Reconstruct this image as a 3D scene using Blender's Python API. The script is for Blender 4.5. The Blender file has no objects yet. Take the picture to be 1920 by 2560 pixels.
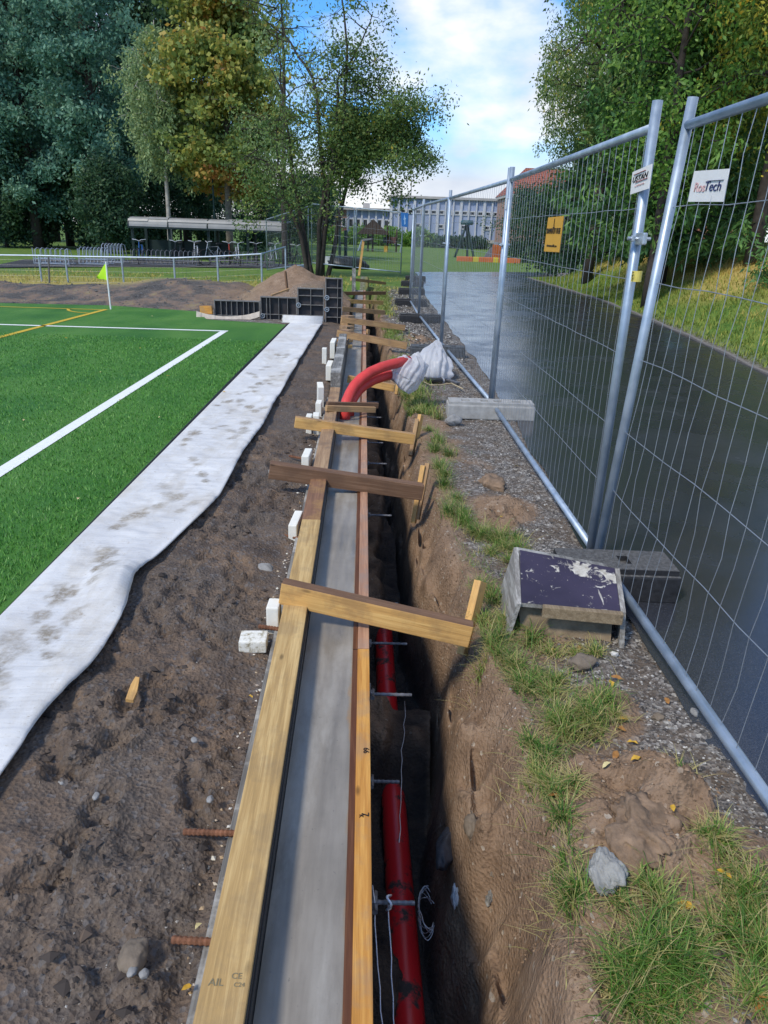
import bpy, bmesh, math, random
import numpy as np
from mathutils import Vector, Matrix
R=math.radians
scene=bpy.context.scene
# ------------------------------------------------------------------ camera
CAMH=1.58; FPX=1800.0; PITCH=math.atan((1280-578)/FPX); ROLL=R(2.0)
PSI=math.atan((960-931)/FPX*math.cos(PITCH))
_f=Vector((math.sin(PSI)*math.cos(PITCH),math.cos(PSI)*math.cos(PITCH),-math.sin(PITCH)))
_r0=Vector((math.cos(PSI),-math.sin(PSI),0)); _u0=_r0.cross(_f)
_r=_r0*math.cos(ROLL)+_u0*math.sin(ROLL); _u=-_r0*math.sin(ROLL)+_u0*math.cos(ROLL)
cam=bpy.data.cameras.new('camera'); camo=bpy.data.objects.new('camera',cam)
scene.collection.objects.link(camo); scene.camera=camo
cam.sensor_fit='VERTICAL'; cam.sensor_height=24.0; cam.lens=FPX/2560*24.0
cam.clip_start=0.05; cam.clip_end=2000
camo.matrix_world=Matrix(((_r.x,_u.x,-_f.x,0),(_r.y,_u.y,-_f.y,0),(_r.z,_u.z,-_f.z,CAMH),(0,0,0,1)))
# survey helper: photo pixel (1920x2560) -> real point on the level z, or on the plane y=Y / x=X
def _ray(px,py): return _r*((px-960)/FPX)-_u*((py-1280)/FPX)+_f
def at(px,py,z=0.0):
    d=_ray(px,py); t=(z-CAMH)/d.z; return Vector((0,0,CAMH))+d*t
def aty(px,py,Y):
    d=_ray(px,py); return Vector((0,0,CAMH))+d*(Y/d.y)
def atx(px,py,X):
    d=_ray(px,py); return Vector((0,0,CAMH))+d*(X/d.x)
KD=1920/1659.0
def atd(x,y,z=0.0): return at(x*KD,y*KD,z)
# ------------------------------------------------------------------ sky, sun, exposure
SUN_EL=R(49); SUN_AZ=R(224)      # azimuth of the sun clockwise from +Y : high on the left, a little behind the camera
w=bpy.data.worlds.new('World'); scene.world=w; w.use_nodes=True
nt=w.node_tree; nt.nodes.clear()
def N(t,**k):
    n=nt.nodes.new(t)
    for a,b in k.items(): setattr(n,a,b)
    return n
sky=N('ShaderNodeTexSky',sky_type='NISHITA'); sky.sun_disc=False; sky.sun_elevation=SUN_EL; sky.sun_rotation=SUN_AZ
sky.air_density=1.0; sky.dust_density=0.6; sky.ozone_density=2.0
tc=N('ShaderNodeTexCoord'); mp=N('ShaderNodeMapping'); mp.inputs['Scale'].default_value=(1.0,1.0,2.1); mp.inputs['Location'].default_value=(0.37,0.1,0.23)
nz=N('ShaderNodeTexNoise'); nz.inputs['Scale'].default_value=3.1; nz.inputs['Detail'].default_value=7; nz.inputs['Roughness'].default_value=0.52
nt.links.new(tc.outputs['Generated'],mp.inputs['Vector']); nt.links.new(mp.outputs['Vector'],nz.inputs['Vector'])
cr=N('ShaderNodeValToRGB'); cr.color_ramp.elements[0].position=0.48; cr.color_ramp.elements[1].position=0.62
nt.links.new(nz.outputs['Fac'],cr.inputs['Fac'])
# denser, whiter cloud towards the horizon
sx=N('ShaderNodeSeparateXYZ'); nt.links.new(tc.outputs['Generated'],sx.inputs[0])
mr=N('ShaderNodeMapRange'); mr.inputs['From Min'].default_value=0.06; mr.inputs['From Max'].default_value=0.13; mr.inputs['To Min'].default_value=1.0; mr.inputs['To Max'].default_value=0.0
nt.links.new(sx.outputs['Z'],mr.inputs['Value'])
mx=N('ShaderNodeMath',operation='MAXIMUM'); nt.links.new(cr.outputs['Color'],mx.inputs[0]); nt.links.new(mr.outputs[0],mx.inputs[1])
nz2=N('ShaderNodeTexNoise'); nz2.inputs['Scale'].default_value=4.5; nz2.inputs['Detail'].default_value=6
mp2=N('ShaderNodeMapping'); mp2.inputs['Scale'].default_value=(1,1,1.8); mp2.inputs['Location'].default_value=(3.1,1.7,0.4)
nt.links.new(tc.outputs['Generated'],mp2.inputs['Vector']); nt.links.new(mp2.outputs['Vector'],nz2.inputs['Vector'])
cc=N('ShaderNodeValToRGB'); e=cc.color_ramp.elements; e[0].position=0.34; e[0].color=(0.60,0.67,0.79,1); e[1].position=0.56; e[1].color=(0.96,0.98,1.0,1)
nt.links.new(nz2.outputs['Fac'],cc.inputs['Fac'])
SKY_STR=0.1
cm=N('ShaderNodeVectorMath',operation='SCALE'); cm.inputs['Scale'].default_value=8.4
nt.links.new(cc.outputs['Color'],cm.inputs[0])
sm=N('ShaderNodeVectorMath',operation='MULTIPLY'); sm.inputs[1].default_value=(0.55,1.15,1.75)
nt.links.new(sky.outputs['Color'],sm.inputs[0])
mix=N('ShaderNodeMix',data_type='RGBA'); nt.links.new(mx.outputs[0],mix.inputs['Factor'])
nt.links.new(sm.outputs[0],mix.inputs['A']); nt.links.new(cm.outputs[0],mix.inputs['B'])
bg=N('ShaderNodeBackground'); bg.inputs['Strength'].default_value=SKY_STR; nt.links.new(mix.outputs['Result'],bg.inputs['Color'])
wo=N('ShaderNodeOutputWorld'); nt.links.new(bg.outputs[0],wo.inputs['Surface'])
sd=bpy.data.lights.new('sun','SUN'); sd.energy=2.5; sd.angle=R(8); sd.color=(1.0,0.91,0.77)
so=bpy.data.objects.new('sun',sd); scene.collection.objects.link(so)
_sdir=Vector((math.sin(SUN_AZ)*math.cos(SUN_EL),math.cos(SUN_AZ)*math.cos(SUN_EL),math.sin(SUN_EL)))
so.rotation_euler=_sdir.to_track_quat('Z','Y').to_euler()
vs=scene.view_settings; vs.view_transform='Standard'; vs.look='None'; vs.exposure=0.42; vs.gamma=1.0; vs.use_curve_mapping=False
scene.render.film_transparent=False
scene.cycles.max_bounces=6; scene.cycles.diffuse_bounces=3; scene.cycles.glossy_bounces=3; scene.cycles.transparent_max_bounces=6
# ------------------------------------------------------------------ helpers
rng=np.random.default_rng(7); random.seed(7)
COL=scene.collection
def ss(a,b,x):
    t=np.clip((np.asarray(x,float)-a)/(b-a),0,1); return t*t*(3-2*t)
_perm=rng.permutation(4096); _grad=rng.uniform(-1,1,4096)
def vnoise(x,y,s=1.0,o=0):
    x=np.asarray(x,float)*s+o*17.3+1000; y=np.asarray(y,float)*s+o*9.1+1000
    xi=np.floor(x).astype(int); yi=np.floor(y).astype(int); fx=x-xi; fy=y-yi
    fx=fx*fx*(3-2*fx); fy=fy*fy*(3-2*fy)
    g=lambda a,b:_grad[_perm[(_perm[a&4095]+b)&4095]]
    return (g(xi,yi)*(1-fx)+g(xi+1,yi)*fx)*(1-fy)+(g(xi,yi+1)*(1-fx)+g(xi+1,yi+1)*fx)*fy
def fbm(x,y,s=1.0,oct=4,o=0,rough=0.5):
    r=0;a=1
    for i in range(oct): r=r+a*vnoise(x,y,s*2**i,o+i); a*=rough
    return r
def obj(name,me,parent=None):
    o=bpy.data.objects.new(name,me); COL.objects.link(o)
    if parent is not None: o.parent=parent
    return o
def tag(o,label,cat,group=None,kind=None):
    if label: o['label']=label
    if cat: o['category']=cat
    if group: o['group']=group
    if kind: o['kind']=kind
    return o
def empty(name,loc,label,cat,group=None,rz=0.0):
    o=bpy.data.objects.new(name,None); COL.objects.link(o); o.location=loc; o.rotation_euler=(0,0,rz); o.empty_display_size=0.1
    return tag(o,label,cat,group)
def copy_tree(o,parent=None):
    c=o.copy(); COL.objects.link(c)
    if parent is not None: c.parent=parent
    for ch in list(o.children): copy_tree(ch,c)
    return c
def npmesh(name,V,F,mat=None,smooth=False,attrs=None):
    """V (n,3), F (m,k) equal-sized faces"""
    me=bpy.data.meshes.new(name); V=np.asarray(V,np.float32); F=np.asarray(F,np.int32)
    m,k=F.shape
    me.vertices.add(len(V)); me.vertices.foreach_set('co',V.ravel())
    me.loops.add(m*k); me.loops.foreach_set('vertex_index',F.ravel())
    me.polygons.add(m); me.polygons.foreach_set('loop_start',np.arange(0,m*k,k,dtype=np.int32)); me.polygons.foreach_set('loop_total',np.full(m,k,np.int32))
    me.polygons.foreach_set('use_smooth',np.full(m,smooth,bool))
    me.update(calc_edges=True)
    for a,v in (attrs or {}).items():
        at_=me.attributes.new(a,'FLOAT','POINT'); at_.data.foreach_set('value',np.asarray(v,np.float32))
    if mat: me.materials.append(mat)
    return me
def ch(o,p):
    o.parent=p; o.matrix_parent_inverse=p.matrix_basis.inverted(); return o
class MB:
    def __init__(s): s.v=[];s.f=[]
    def box(s,c,size,rot=None,bev=0.0):
        M=(rot.to_4x4() if isinstance(rot,Matrix) else Matrix.Rotation(rot or 0.0,4,'Z'))
        hx,hy,hz=[q/2 for q in size]; c=Vector(c); b=min(bev,hx*.8,hy*.8,hz*.8)
        n=len(s.v)
        if b<=0:
            pts=[(-hx,-hy,-hz),(hx,-hy,-hz),(hx,hy,-hz),(-hx,hy,-hz),(-hx,-hy,hz),(hx,-hy,hz),(hx,hy,hz),(-hx,hy,hz)]
            fs=[(0,3,2,1),(4,5,6,7),(0,1,5,4),(1,2,6,5),(2,3,7,6),(3,0,4,7)]
        else:
            bm=bmesh.new(); bmesh.ops.create_cube(bm,size=1.0)
            for v in bm.verts: v.co=Vector((v.co.x*2*hx,v.co.y*2*hy,v.co.z*2*hz))
            bmesh.ops.bevel(bm,geom=bm.edges[:],offset=b,segments=2,affect='EDGES',profile=0.6)
            bm.verts.index_update(); pts=[v.co[:] for v in bm.verts]; fs=[tuple(v.index for v in f.verts) for f in bm.faces]; bm.free()
        s.v+=[tuple(c+(M@Vector(p))) for p in pts]; s.f+=[tuple(i+n for i in f) for f in fs]; return s
    def beam(s,a,b,w,h,up=(0,0,1),bev=0.0):
        a=Vector(a);b=Vector(b);d=(b-a); L=d.length; y=d.normalized(); x=y.cross(Vector(up)).normalized(); z=x.cross(y)
        M=Matrix((x,y,z)).transposed()
        return s.box((a+b)/2,(w,L,h),M,bev)
    def tube(s,pts,r,n=8,cap=True):
        pts=[Vector(p) for p in pts]; m=len(pts); rr=r if isinstance(r,(list,tuple)) else [r]*m
        base=len(s.v); ref=None
        for i,p in enumerate(pts):
            d=(pts[min(i+1,m-1)]-pts[max(i-1,0)]).normalized()
            if ref is None: ref=Vector((0,0,1)) if abs(d.z)<.9 else Vector((1,0,0))
            x=(ref-d*ref.dot(d)).normalized(); ref=x; y=d.cross(x)
            for k in range(n):
                a=2*math.pi*k/n; s.v.append(tuple(p+(x*math.cos(a)+y*math.sin(a))*rr[i]))
        for i in range(m-1):
            for k in range(n):
                a=base+i*n+k;b=base+i*n+(k+1)%n; s.f.append((a,b,b+n,a+n))
        if cap:
            s.f.append(tuple(base+k for k in range(n))[::-1]); s.f.append(tuple(base+(m-1)*n+k for k in range(n)))
        return s
    def poly(s,pts):
        n=len(s.v); s.v+=[tuple(p) for p in pts]; s.f.append(tuple(range(n,n+len(pts)))); return s
    def prism(s,pts,off):
        n=len(s.v);m=len(pts);off=Vector(off)
        s.v+=[tuple(p) for p in pts]+[tuple(Vector(p)+off) for p in pts]
        s.f.append(tuple(range(n,n+m))[::-1]); s.f.append(tuple(range(n+m,n+2*m)))
        for i in range(m): j=(i+1)%m; s.f.append((n+i,n+j,n+m+j,n+m+i))
        return s
    def mesh(s,name,mat=None,smooth=False):
        me=bpy.data.meshes.new(name); me.from_pydata(s.v,[],s.f); me.update()
        bm=bmesh.new(); bm.from_mesh(me); bmesh.ops.recalc_face_normals(bm,faces=bm.faces[:]); bm.to_mesh(me); bm.free()
        if smooth: me.polygons.foreach_set('use_smooth',[True]*len(me.polygons))
        if mat: me.materials.append(mat)
        return me
    def build(s,name,mat,parent=None,smooth=False): return obj(name,s.mesh(name,mat,smooth),parent)
def text(name,body,size,mat,parent,origin,xdir,ydir,align='CENTER',extr=0.0008,sx=1.0,shear=0.0,fit=None):
    cu=bpy.data.curves.new(name,'FONT'); cu.body=body; cu.size=size; cu.align_x=align; cu.align_y='CENTER'; cu.extrude=extr; cu.shear=shear
    tmp=bpy.data.objects.new('tmp',cu); me=bpy.data.meshes.new_from_object(tmp); bpy.data.objects.remove(tmp); bpy.data.curves.remove(cu); me.materials.clear(); me.materials.append(mat)
    if fit:
        co=np.empty(len(me.vertices)*3,np.float32); me.vertices.foreach_get('co',co); co=co.reshape(-1,3); lo=co.min(0);hi=co.max(0)
        co[:,0]=(co[:,0]-(lo[0]+hi[0])/2)*fit[0]/(hi[0]-lo[0]); co[:,1]=(co[:,1]-(lo[1]+hi[1])/2)*fit[1]/(hi[1]-lo[1]); me.vertices.foreach_set('co',co.ravel()); me.update()
    o=obj(name,me,parent); x=Vector(xdir).normalized(); y=Vector(ydir).normalized(); z=x.cross(y).normalized(); y=z.cross(x)
    o.matrix_world=Matrix(((x.x*sx,y.x,z.x,origin[0]),(x.y*sx,y.y,z.y,origin[1]),(x.z*sx,y.z,z.z,origin[2]),(0,0,0,1)))
    return o
# ------------------------------------------------------------------ materials
class G:
    def __init__(s,name):
        s.m=bpy.data.materials.new(name); s.m.use_nodes=True; s.t=s.m.node_tree; s.b=s.t.nodes['Principled BSDF']; s.o=s.t.nodes['Material Output']
    def n(s,t,ins=None,**k):
        q=s.t.nodes.new(t)
        for a,b in k.items(): setattr(q,a,b)
        for a,b in (ins or {}).items():
            if hasattr(b,'links') or isinstance(b,bpy.types.NodeSocket): s.t.links.new(b,q.inputs[a])
            else: q.inputs[a].default_value=b
        return q
    def l(s,a,b): s.t.links.new(a,b)
    def co(s,kind='Object',scale=(1,1,1),rot=(0,0,0)):
        t=s.n('ShaderNodeTexCoord'); m=s.n('ShaderNodeMapping',{'Vector':t.outputs[kind],'Scale':scale,'Rotation':rot}); return m.outputs[0]
    def noise(s,v,scale,detail=5,rough=.55,dist=0.0):
        return s.n('ShaderNodeTexNoise',{'Vector':v,'Scale':scale,'Detail':detail,'Roughness':rough,'Distortion':dist}).outputs['Fac']
    def ramp(s,f,stops):
        r=s.n('ShaderNodeValToRGB',{'Fac':f}); e=r.color_ramp.elements
        while len(e)<len(stops): e.new(0.5)
        for q,(p,c) in zip(e,stops): q.position=p; q.color=(tuple(c)+(1,))[:4] if not isinstance(c,(int,float)) else (c,c,c,1)
        return r.outputs[0]
    def mix(s,f,a,b,bt='MIX'):
        q=s.n('ShaderNodeMix',data_type='RGBA',blend_type=bt)
        for i,x in (('Factor',f),('A',a),('B',b)):
            if isinstance(x,bpy.types.NodeSocket): s.l(x,q.inputs[i])
            else: q.inputs[i].default_value=(tuple(x)+(1,))[:4] if isinstance(x,(tuple,list)) else x
        return q.outputs['Result']
    def math(s,op,a,b=0.0):
        q=s.n('ShaderNodeMath',operation=op)
        for i,x in ((0,a),(1,b)):
            if isinstance(x,bpy.types.NodeSocket): s.l(x,q.inputs[i])
            else: q.inputs[i].default_value=x
        return q.outputs[0]
    def attr(s,name): return s.n('ShaderNodeAttribute',attribute_name=name).outputs['Fac']
    def set(s,color=None,rough=None,metal=None,spec=None,bump=None,bs=.3,bd=.01):
        for k,v in (('Base Color',color),('Roughness',rough),('Metallic',metal),('Specular IOR Level',spec)):
            if v is None: continue
            if isinstance(v,bpy.types.NodeSocket): s.l(v,s.b.inputs[k])
            else: s.b.inputs[k].default_value=(tuple(v)+(1,))[:4] if isinstance(v,(tuple,list)) else v
        if bump is not None:
            q=s.n('ShaderNodeBump',{'Height':bump,'Strength':bs,'Distance':bd}); s.l(q.outputs[0],s.b.inputs['Normal'])
        return s.m
def simple(name,c,rough=.6,metal=0.0,var=.25,scale=8,bump=.15,spec=.4,kind='Object'):
    g=G(name); v=g.co(kind); n=g.noise(v,scale,6,.6); n2=g.noise(v,scale*6,4)
    d=tuple(q*(1-var) for q in c); l=tuple(min(1,q*(1+var)) for q in c)
    return g.set(g.ramp(n,[(.3,d),(.7,l)]),g.ramp(n2,[(.3,max(.05,rough-.12)),(.7,min(1,rough+.12))]),metal,spec,n2,bump,.004)
def wood(name,c1,c2,knots=True,along='y',rough=.65,stain=None,sf=.5):
    g=G(name); sc={'x':(3,62,62),'y':(62,3,62),'z':(62,62,3)}[along]
    v=g.co('Object',sc); w1=g.noise(v,1.0,6,.65,.6); v2=g.co('Object',tuple(q*.35 for q in sc)); w2=g.noise(v2,1.0,3,.5,1.2)
    v3=g.co('Object',tuple(q*3.0 if q>10 else q*1.5 for q in sc)); w3=g.noise(v3,1.0,4,.6,.4)
    f=g.math('ADD',g.math('ADD',g.math('MULTIPLY',w1,.45),g.math('MULTIPLY',w2,.30)),g.math('MULTIPLY',w3,.25))
    c=g.ramp(f,[(.40,tuple(q*.8 for q in c1)),(.47,c1),(.54,tuple((a+b)/2 for a,b in zip(c1,c2))),(.61,c2)])
    vv=g.co('Object',(1,1,1)); big=g.noise(vv,3.0,4)
    c=g.mix(g.math('MULTIPLY',big,.28),c,tuple(q*.62 for q in c2))
    if knots:
        vk=g.co('Object',{'x':(3.3,9,9),'y':(9,3.3,9),'z':(9,9,3.3)}[along]); vo=g.n('ShaderNodeTexVoronoi',{'Vector':vk,'Scale':1.0,'Randomness':1.0})
        k=g.ramp(vo.outputs['Distance'],[(.03,1),(.085,0)]); c=g.mix(g.math('MULTIPLY',k,.75),c,tuple(q*.28 for q in c1))
    if stain:
        sn=g.noise(g.co('Object',(1,1,1)),5.5,7,.65); k=g.ramp(sn,[(.5,0),(.62,1)]); c=g.mix(g.math('MULTIPLY',k,sf),c,stain)
    return g.set(c,rough,0,.35,f,.6,.005)
# ------------------------------------------------------------------ terrain
def U(x,y): return x+0.0225*y                     # across the wall: constant along the wall
CREST_Y=[0,1.05,1.66,2.07,2.41,3.57,4.55,6.48,8.82,11,13.5,15,19,23]; CREST_U=[.56,.54,.53,.55,.49,.47,.46,.465,.41,.37,.33,.32,.36,.40]
FOOT_Y=[0,1.6,2.59,3.42,4.64,7.75,11,22]; FOOT_U=[.27,.27,.31,.33,.27,.22,.19,.16]
ASPL=[(-30,1.25),(0,1.22),(1.6,1.17),(3.3,1.14),(5,1.2),(7,1.26),(10,1.3),(14,1.25),(20,1.2),(29,1.45)]
ASPR=[(-30,4.4),(0,4.6),(5,4.75),(9.3,5.03),(12.6,5.44),(16,5.75),(20.4,6.04),(27.9,5.95),(31.3,5.9)]
def pl(t,y): return np.interp(y,[a for a,b in t],[b for a,b in t])
LUMPS=[(.67,1.72,.14,.045),(.90,1.75,.14,.05),(.82,1.62,.20,.09),(.97,1.42,.17,.06),(.70,1.40,.13,.05),(.80,4.15,.2,.06),(.72,3.9,.13,.05),(.86,2.15,.12,.04),(.62,9.0,.2,.05),(.55,11.5,.3,.08)]
_pr=np.random.default_rng(91); PR=[( -.42-.5*_pr.random(),1.05+3.6*_pr.random(),_pr.uniform(-.9,.9),_pr.uniform(.9,1.15)) for _ in range(26)]
def PRINTS(x,y):
    r=np.zeros_like(x)
    for cx,cy,a,s in PR:                       # boot prints: pressed sole and heel with a raised rim and cleats
        m=(np.abs(x-cx)<.25)&(np.abs(y-cy)<.25)
        if not m.any(): continue
        dx=x[m]-cx;dy=y[m]-cy; ca,sa=math.cos(a),math.sin(a); u_=(dx*ca-dy*sa)/s; v_=(dx*sa+dy*ca)/s
        d=np.minimum(np.hypot(u_/.045,(v_-.045)/.085),np.hypot(u_/.036,(v_+.095)/.045))
        r[m]+=-.020*ss(1.05,.8,d)+.010*np.exp(-((d-1.22)/.16)**2)+.0035*np.sin(v_*260)*ss(1,.8,d)
    return r
def terrain(x,y,detail=True):
    x=np.asarray(x,float); y=np.asarray(y,float); u=U(x,y)
    z=np.zeros_like(x)
    # far fall of the land
    z=z-1.5*ss(34,105,y)-2.0*ss(105,180,y)
    z=z-.5*ss(13.5,34,y)*ss(-2.3,-4.5,x)
    # gravel heap and hollow beyond the pitch
    z=z+.06*np.abs(fbm(x,y,1.6,4,33))*ss(13.6,14.4,y)*ss(19,17.5,y)*ss(-2.2,-3,x)+(.34*np.exp(-((x+4.2)/2.2)**2)+.2*np.exp(-((x+9.5)/2.0)**2)+.12)*np.exp(-((y-16.6)/1.3)**2)*ss(-1.8,-3.2,x)
    z=z-.16*np.exp(-((y-19)/1.0)**2)*ss(-3.5,-5,x)
    # raised ground and sand heap at the end of the trench
    z=z+.62*ss(13.3,14.2,y)*ss(20,16,y)*ss(-2.6,-1.4,x)*ss(-.5,-1.15,x)
    r=np.hypot((x+1.75)/1.45,(y-15.7)/2.0); z=np.maximum(z,(.90*np.clip(1-r,0,1)**.9+.1*ss(1.25,.9,r)-.1)*1.0)
    if detail:
        m=np.exp(-r**2*1.2); z=z+m*.05*fbm(x,y,3,3,5)
    # bank on the far side of the road
    e=np.where(y<31.3,pl(ASPR,y),5.9+(y-31.3)*2)
    bank=(1.45+.25*vnoise(x,y,.25,3))*ss(.0,3.4,x-e)*ss(31.5,26.5,y)
    z=z+np.where(x>e,bank,0)
    if detail: z=z+np.where(x>e+.1,.06*fbm(x,y,1.2,3,8)*ss(0,.6,x-e)*ss(33,27,y),0)
    # soil shelf left of the wall
    shelf=(.035+.062*ss(-.36,-.95,x))*ss(-.28,-.34,u)*ss(14.2,13.0,y)
    z=z+np.where(u<-.26,shelf,0)
    if detail:
        soil=ss(-.30,-.40,u)*ss(-1.12,-.9,x)*ss(14,12,y)
        n1=fbm(x,y,5.0,3,11); n2=np.abs(fbm(x,y,9,3,21)); n3=fbm(x,y,34,3,31)
        n4_=fbm(x,y,18,2,36); pm=ss(-.25,.35,fbm(x,y,2.6,3,38)); z=z+soil*(.015*n1+pm*(-.022*n2+.007+.016*n4_*np.abs(n4_+.3)+.008*n3)+.0022*n3+1.15*PRINTS(x,y)+.020*np.clip(fbm(x+.6*y,y-.5*x,3.2,3,39)-.45,0,1))*(1-.45*ss(4,9,y))
        # a shallow run-off groove beside the beam
        z=z-.02*np.exp(-((u+.37)/.035)**2)*ss(2.6,1.0,y)
        verge=ss(0,.06,u-pl(list(zip(CREST_Y,CREST_U)),y))*(x<e)*ss(26,21,y)*ss(1.3,1.1,x)
        z=z+verge*(.018*fbm(x,y,4,4,41)+.004*fbm(x,y,30,2,45))
        for cx,cy,rr,h in LUMPS:
            d=np.hypot(x-cx,(y-cy)*.75)/rr; z=z+h*ss(1.2,.25,d+.28*fbm(x,y,7,3,51))*(1+.30*fbm(x,y,12,2,55)-.55*np.abs(fbm(x,y,9,3,58)))
    # road bed lies 3 cm under the asphalt sheet
    al=pl(ASPL,y); z=z-.035*ss(.0,.12,x-al)*ss(0,-.12,x-e)*ss(31.5,30.5,y)*(x<e)
    # trench
    wob=.055*fbm(x*0+3.3,y,1.9,4,61) if detail else 0
    cu=pl(list(zip(CREST_Y,CREST_U)),y)+.035+wob; fu=pl(list(zip(FOOT_Y,FOOT_U)),y)+(.05*fbm(x*0+7.7,y,1.7,3,66) if detail else 0)
    fu=np.minimum(fu,cu-.035)
    dep=-.88*ss(22.3,20.9,y)
    t=np.clip((u-fu)/(cu-fu),0,1)
    prof=1-(1-t)**1.55
    inside=(u>-.255)&(u<cu)&(y<22.5)
    zt=dep+(z-dep)*prof
    if detail:
        zt=zt+(t>0)*(t<1)*np.clip(4*t*(1-t),0,1)*(.16*fbm(y,zt,2.3,3,71)-.10*np.abs(fbm(y,zt*.8,5,2,78)))+(t<=0)*(.035*fbm(x,y,7,3,75)+.075*ss(.205,.15,u+.05*fbm(x,y,4,3,77)))
        # spoil lying over the buried pipe
        zt=zt+(t<=0)*(.25*np.exp(-((y-2.84)/.26)**4)+.07*np.exp(-((y-1.75)/.12)**2)+.22*ss(3.75,4.3,y))
    return np.where(inside,zt,z)
def grid_axis(segs):
    out=[]
    for a,b,n in segs: out+=list(np.linspace(a,b,n,endpoint=False))
    out.append(segs[-1][1]); return np.array(out)
gx=grid_axis([(-260,-60,12),(-60,-12,32),(-12,-4,34),(-4,-1.1,34),(-1.1,-.30,66),(-.30,.0,14),(.0,.62,130),(.62,1.35,52),(1.35,4.4,26),(4.4,10,56),(10,60,36),(60,260,12)])
gy=[-60,-30,-12,-4,-1,0.0,.3]; yv=.5
while yv<14: gy.append(yv); yv+=max(.009,yv*.0068)
while yv<40: gy.append(yv); yv+=yv*.0105
while yv<420: gy.append(yv); yv+=yv*.03
gy=np.array(gy)
X,Yg=np.meshgrid(gx,gy); Z=terrain(X,Yg)
nx,ny=len(gx),len(gy)
I=np.arange(nx*ny).reshape(ny,nx); Fq=np.stack([I[:-1,:-1],I[:-1,1:],I[1:,1:],I[1:,:-1]],-1).reshape(-1,4)
xf,yf=X.ravel(),Yg.ravel(); uf=U(xf,yf); cuf=pl(list(zip(CREST_Y,CREST_U)),yf); ef=np.where(yf<31.3,pl(ASPR,yf),5.9+(yf-31.3)*2)
# what the ground is made of (0..1 masks): lawn, dark soil, sandy soil, dry grass
soil=ss(-.1,-.25,uf)*ss(-1.9,-1.0,xf)*ss(15,13,yf)
heap=np.exp(-(np.hypot((xf+1.75)/1.5,(yf-15.7)/2.0))**4)
sandy=np.maximum(ss(.03,.10,uf)*ss(cuf.max()+.6,.3,uf-cuf+.3)*(yf<15.5)*0+ss(cuf+.16+.07*fbm(xf,yf,5,3,83),cuf+.04+.07*fbm(xf,yf,5,3,83),uf)*(uf>.05)*(yf<23),heap)
vz=ss(.05,-.15,uf-cuf-.30-.22*fbm(xf,yf,2.5,3,86))*(uf>cuf-.05)*ss(9,6,yf)*.85; sandy=np.maximum(sandy,vz)
for cx,cy,rr,h in LUMPS: sandy=np.maximum(sandy,ss(1.25,.8,np.hypot(xf-cx,(yf-cy)*.75)/rr))
rv=ss(-.75,-.55,xf)*(xf<1.35)*ss(23.5,21.5,yf+1.0*fbm(xf,yf,1.1,3,84)); lawn=ss(15.5,18.5,yf)*(1-.85*rv)
lawn=np.maximum(lawn,ss(-6.5,-9,xf)*0)
rubble=ss(13.4,13.9,yf)*ss(18.0,16.6,yf+1.5*fbm(xf,yf,.6,3,81))*ss(-2.4,-3.0,xf)
lawn=lawn*(1-rubble)
bankm=ss(.05,.5,xf-ef)*ss(34,31,yf); lawn=np.maximum(lawn,bankm); dry=(1-rubble)*np.maximum(bankm*ss(.25,.9,Z.ravel()+.35*fbm(xf,yf,.6,3,85)),ss(-2,-4,xf)*ss(14,16,yf)*ss(26,22,yf)*.75)
lawn=np.maximum(lawn,ss(14.3,16.0,yf+1.2*fbm(xf,yf,1.3,3,89))*ss(-1.6,-.8,xf)*(xf<-.6)); endb=ss(12.9,13.6,yf)*ss(21,19,yf)*ss(-1.3,-.7,xf)*ss(-.1,-.3,xf); sandy=np.maximum(sandy,endb*.9)
lawn=lawn*(1-heap)
fuf=pl(list(zip(FOOT_Y,FOOT_U)),yf); trench_shade=((uf>.03)&(yf<22))*ss(fuf+.09+.05*fbm(xf,yf,4,3,87),fuf+.01,uf)*ss(-.55,-.66,Z.ravel()+.06*fbm(xf,yf,3,2,88))  # shade deep in the trench, painted into the soil colour as near-black
gme=npmesh('ground',np.stack([xf,yf,Z.ravel()],1),Fq,None,True,{'lawn':lawn,'soil':soil,'sandy':sandy,'dry':dry,'rubble':rubble,'trench_shade':trench_shade})
g=G('earth'); v=g.co('Object')
n1=g.noise(v,2.2,6,.6); n2=g.noise(v,28,6,.65); n3=g.noise(v,110,4,.6); n4=g.noise(v,7,7,.66,.4)
vo=g.n('ShaderNodeTexVoronoi',{'Vector':v,'Scale':75.0}); peb=vo.outputs['Color']; pebv=g.n('ShaderNodeSeparateColor',{0:peb}).outputs[0]; pd=vo.outputs['Distance']
gravel=g.ramp(pebv,[(0,(.045,.043,.042)),(.5,(.15,.136,.122)),(.8,(.25,.23,.21)),(1,(.42,.40,.36))])
gravel=g.mix(g.ramp(n4,[(.42,0),(.62,.8)]),gravel,(.11,.078,.052))
soilc=g.ramp(n4,[(.3,(.056,.041,.032)),(.46,(.112,.079,.056)),(.56,(.160,.110,.075)),(.7,(.215,.150,.100))])
soilc=g.mix(g.ramp(n1,[(.44,0),(.58,.75)]),soilc,g.mix(g.ramp(n3,[(.35,0),(.65,1)]),(.080,.062,.050),(.170,.137,.108))); soilc=g.mix(g.ramp(n2,[(.46,0),(.62,.45)]),soilc,(.058,.052,.051))
soilc=g.mix(g.ramp(pebv,[(.86,0),(.9,.55)]),soilc,(.15,.14,.135))
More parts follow.
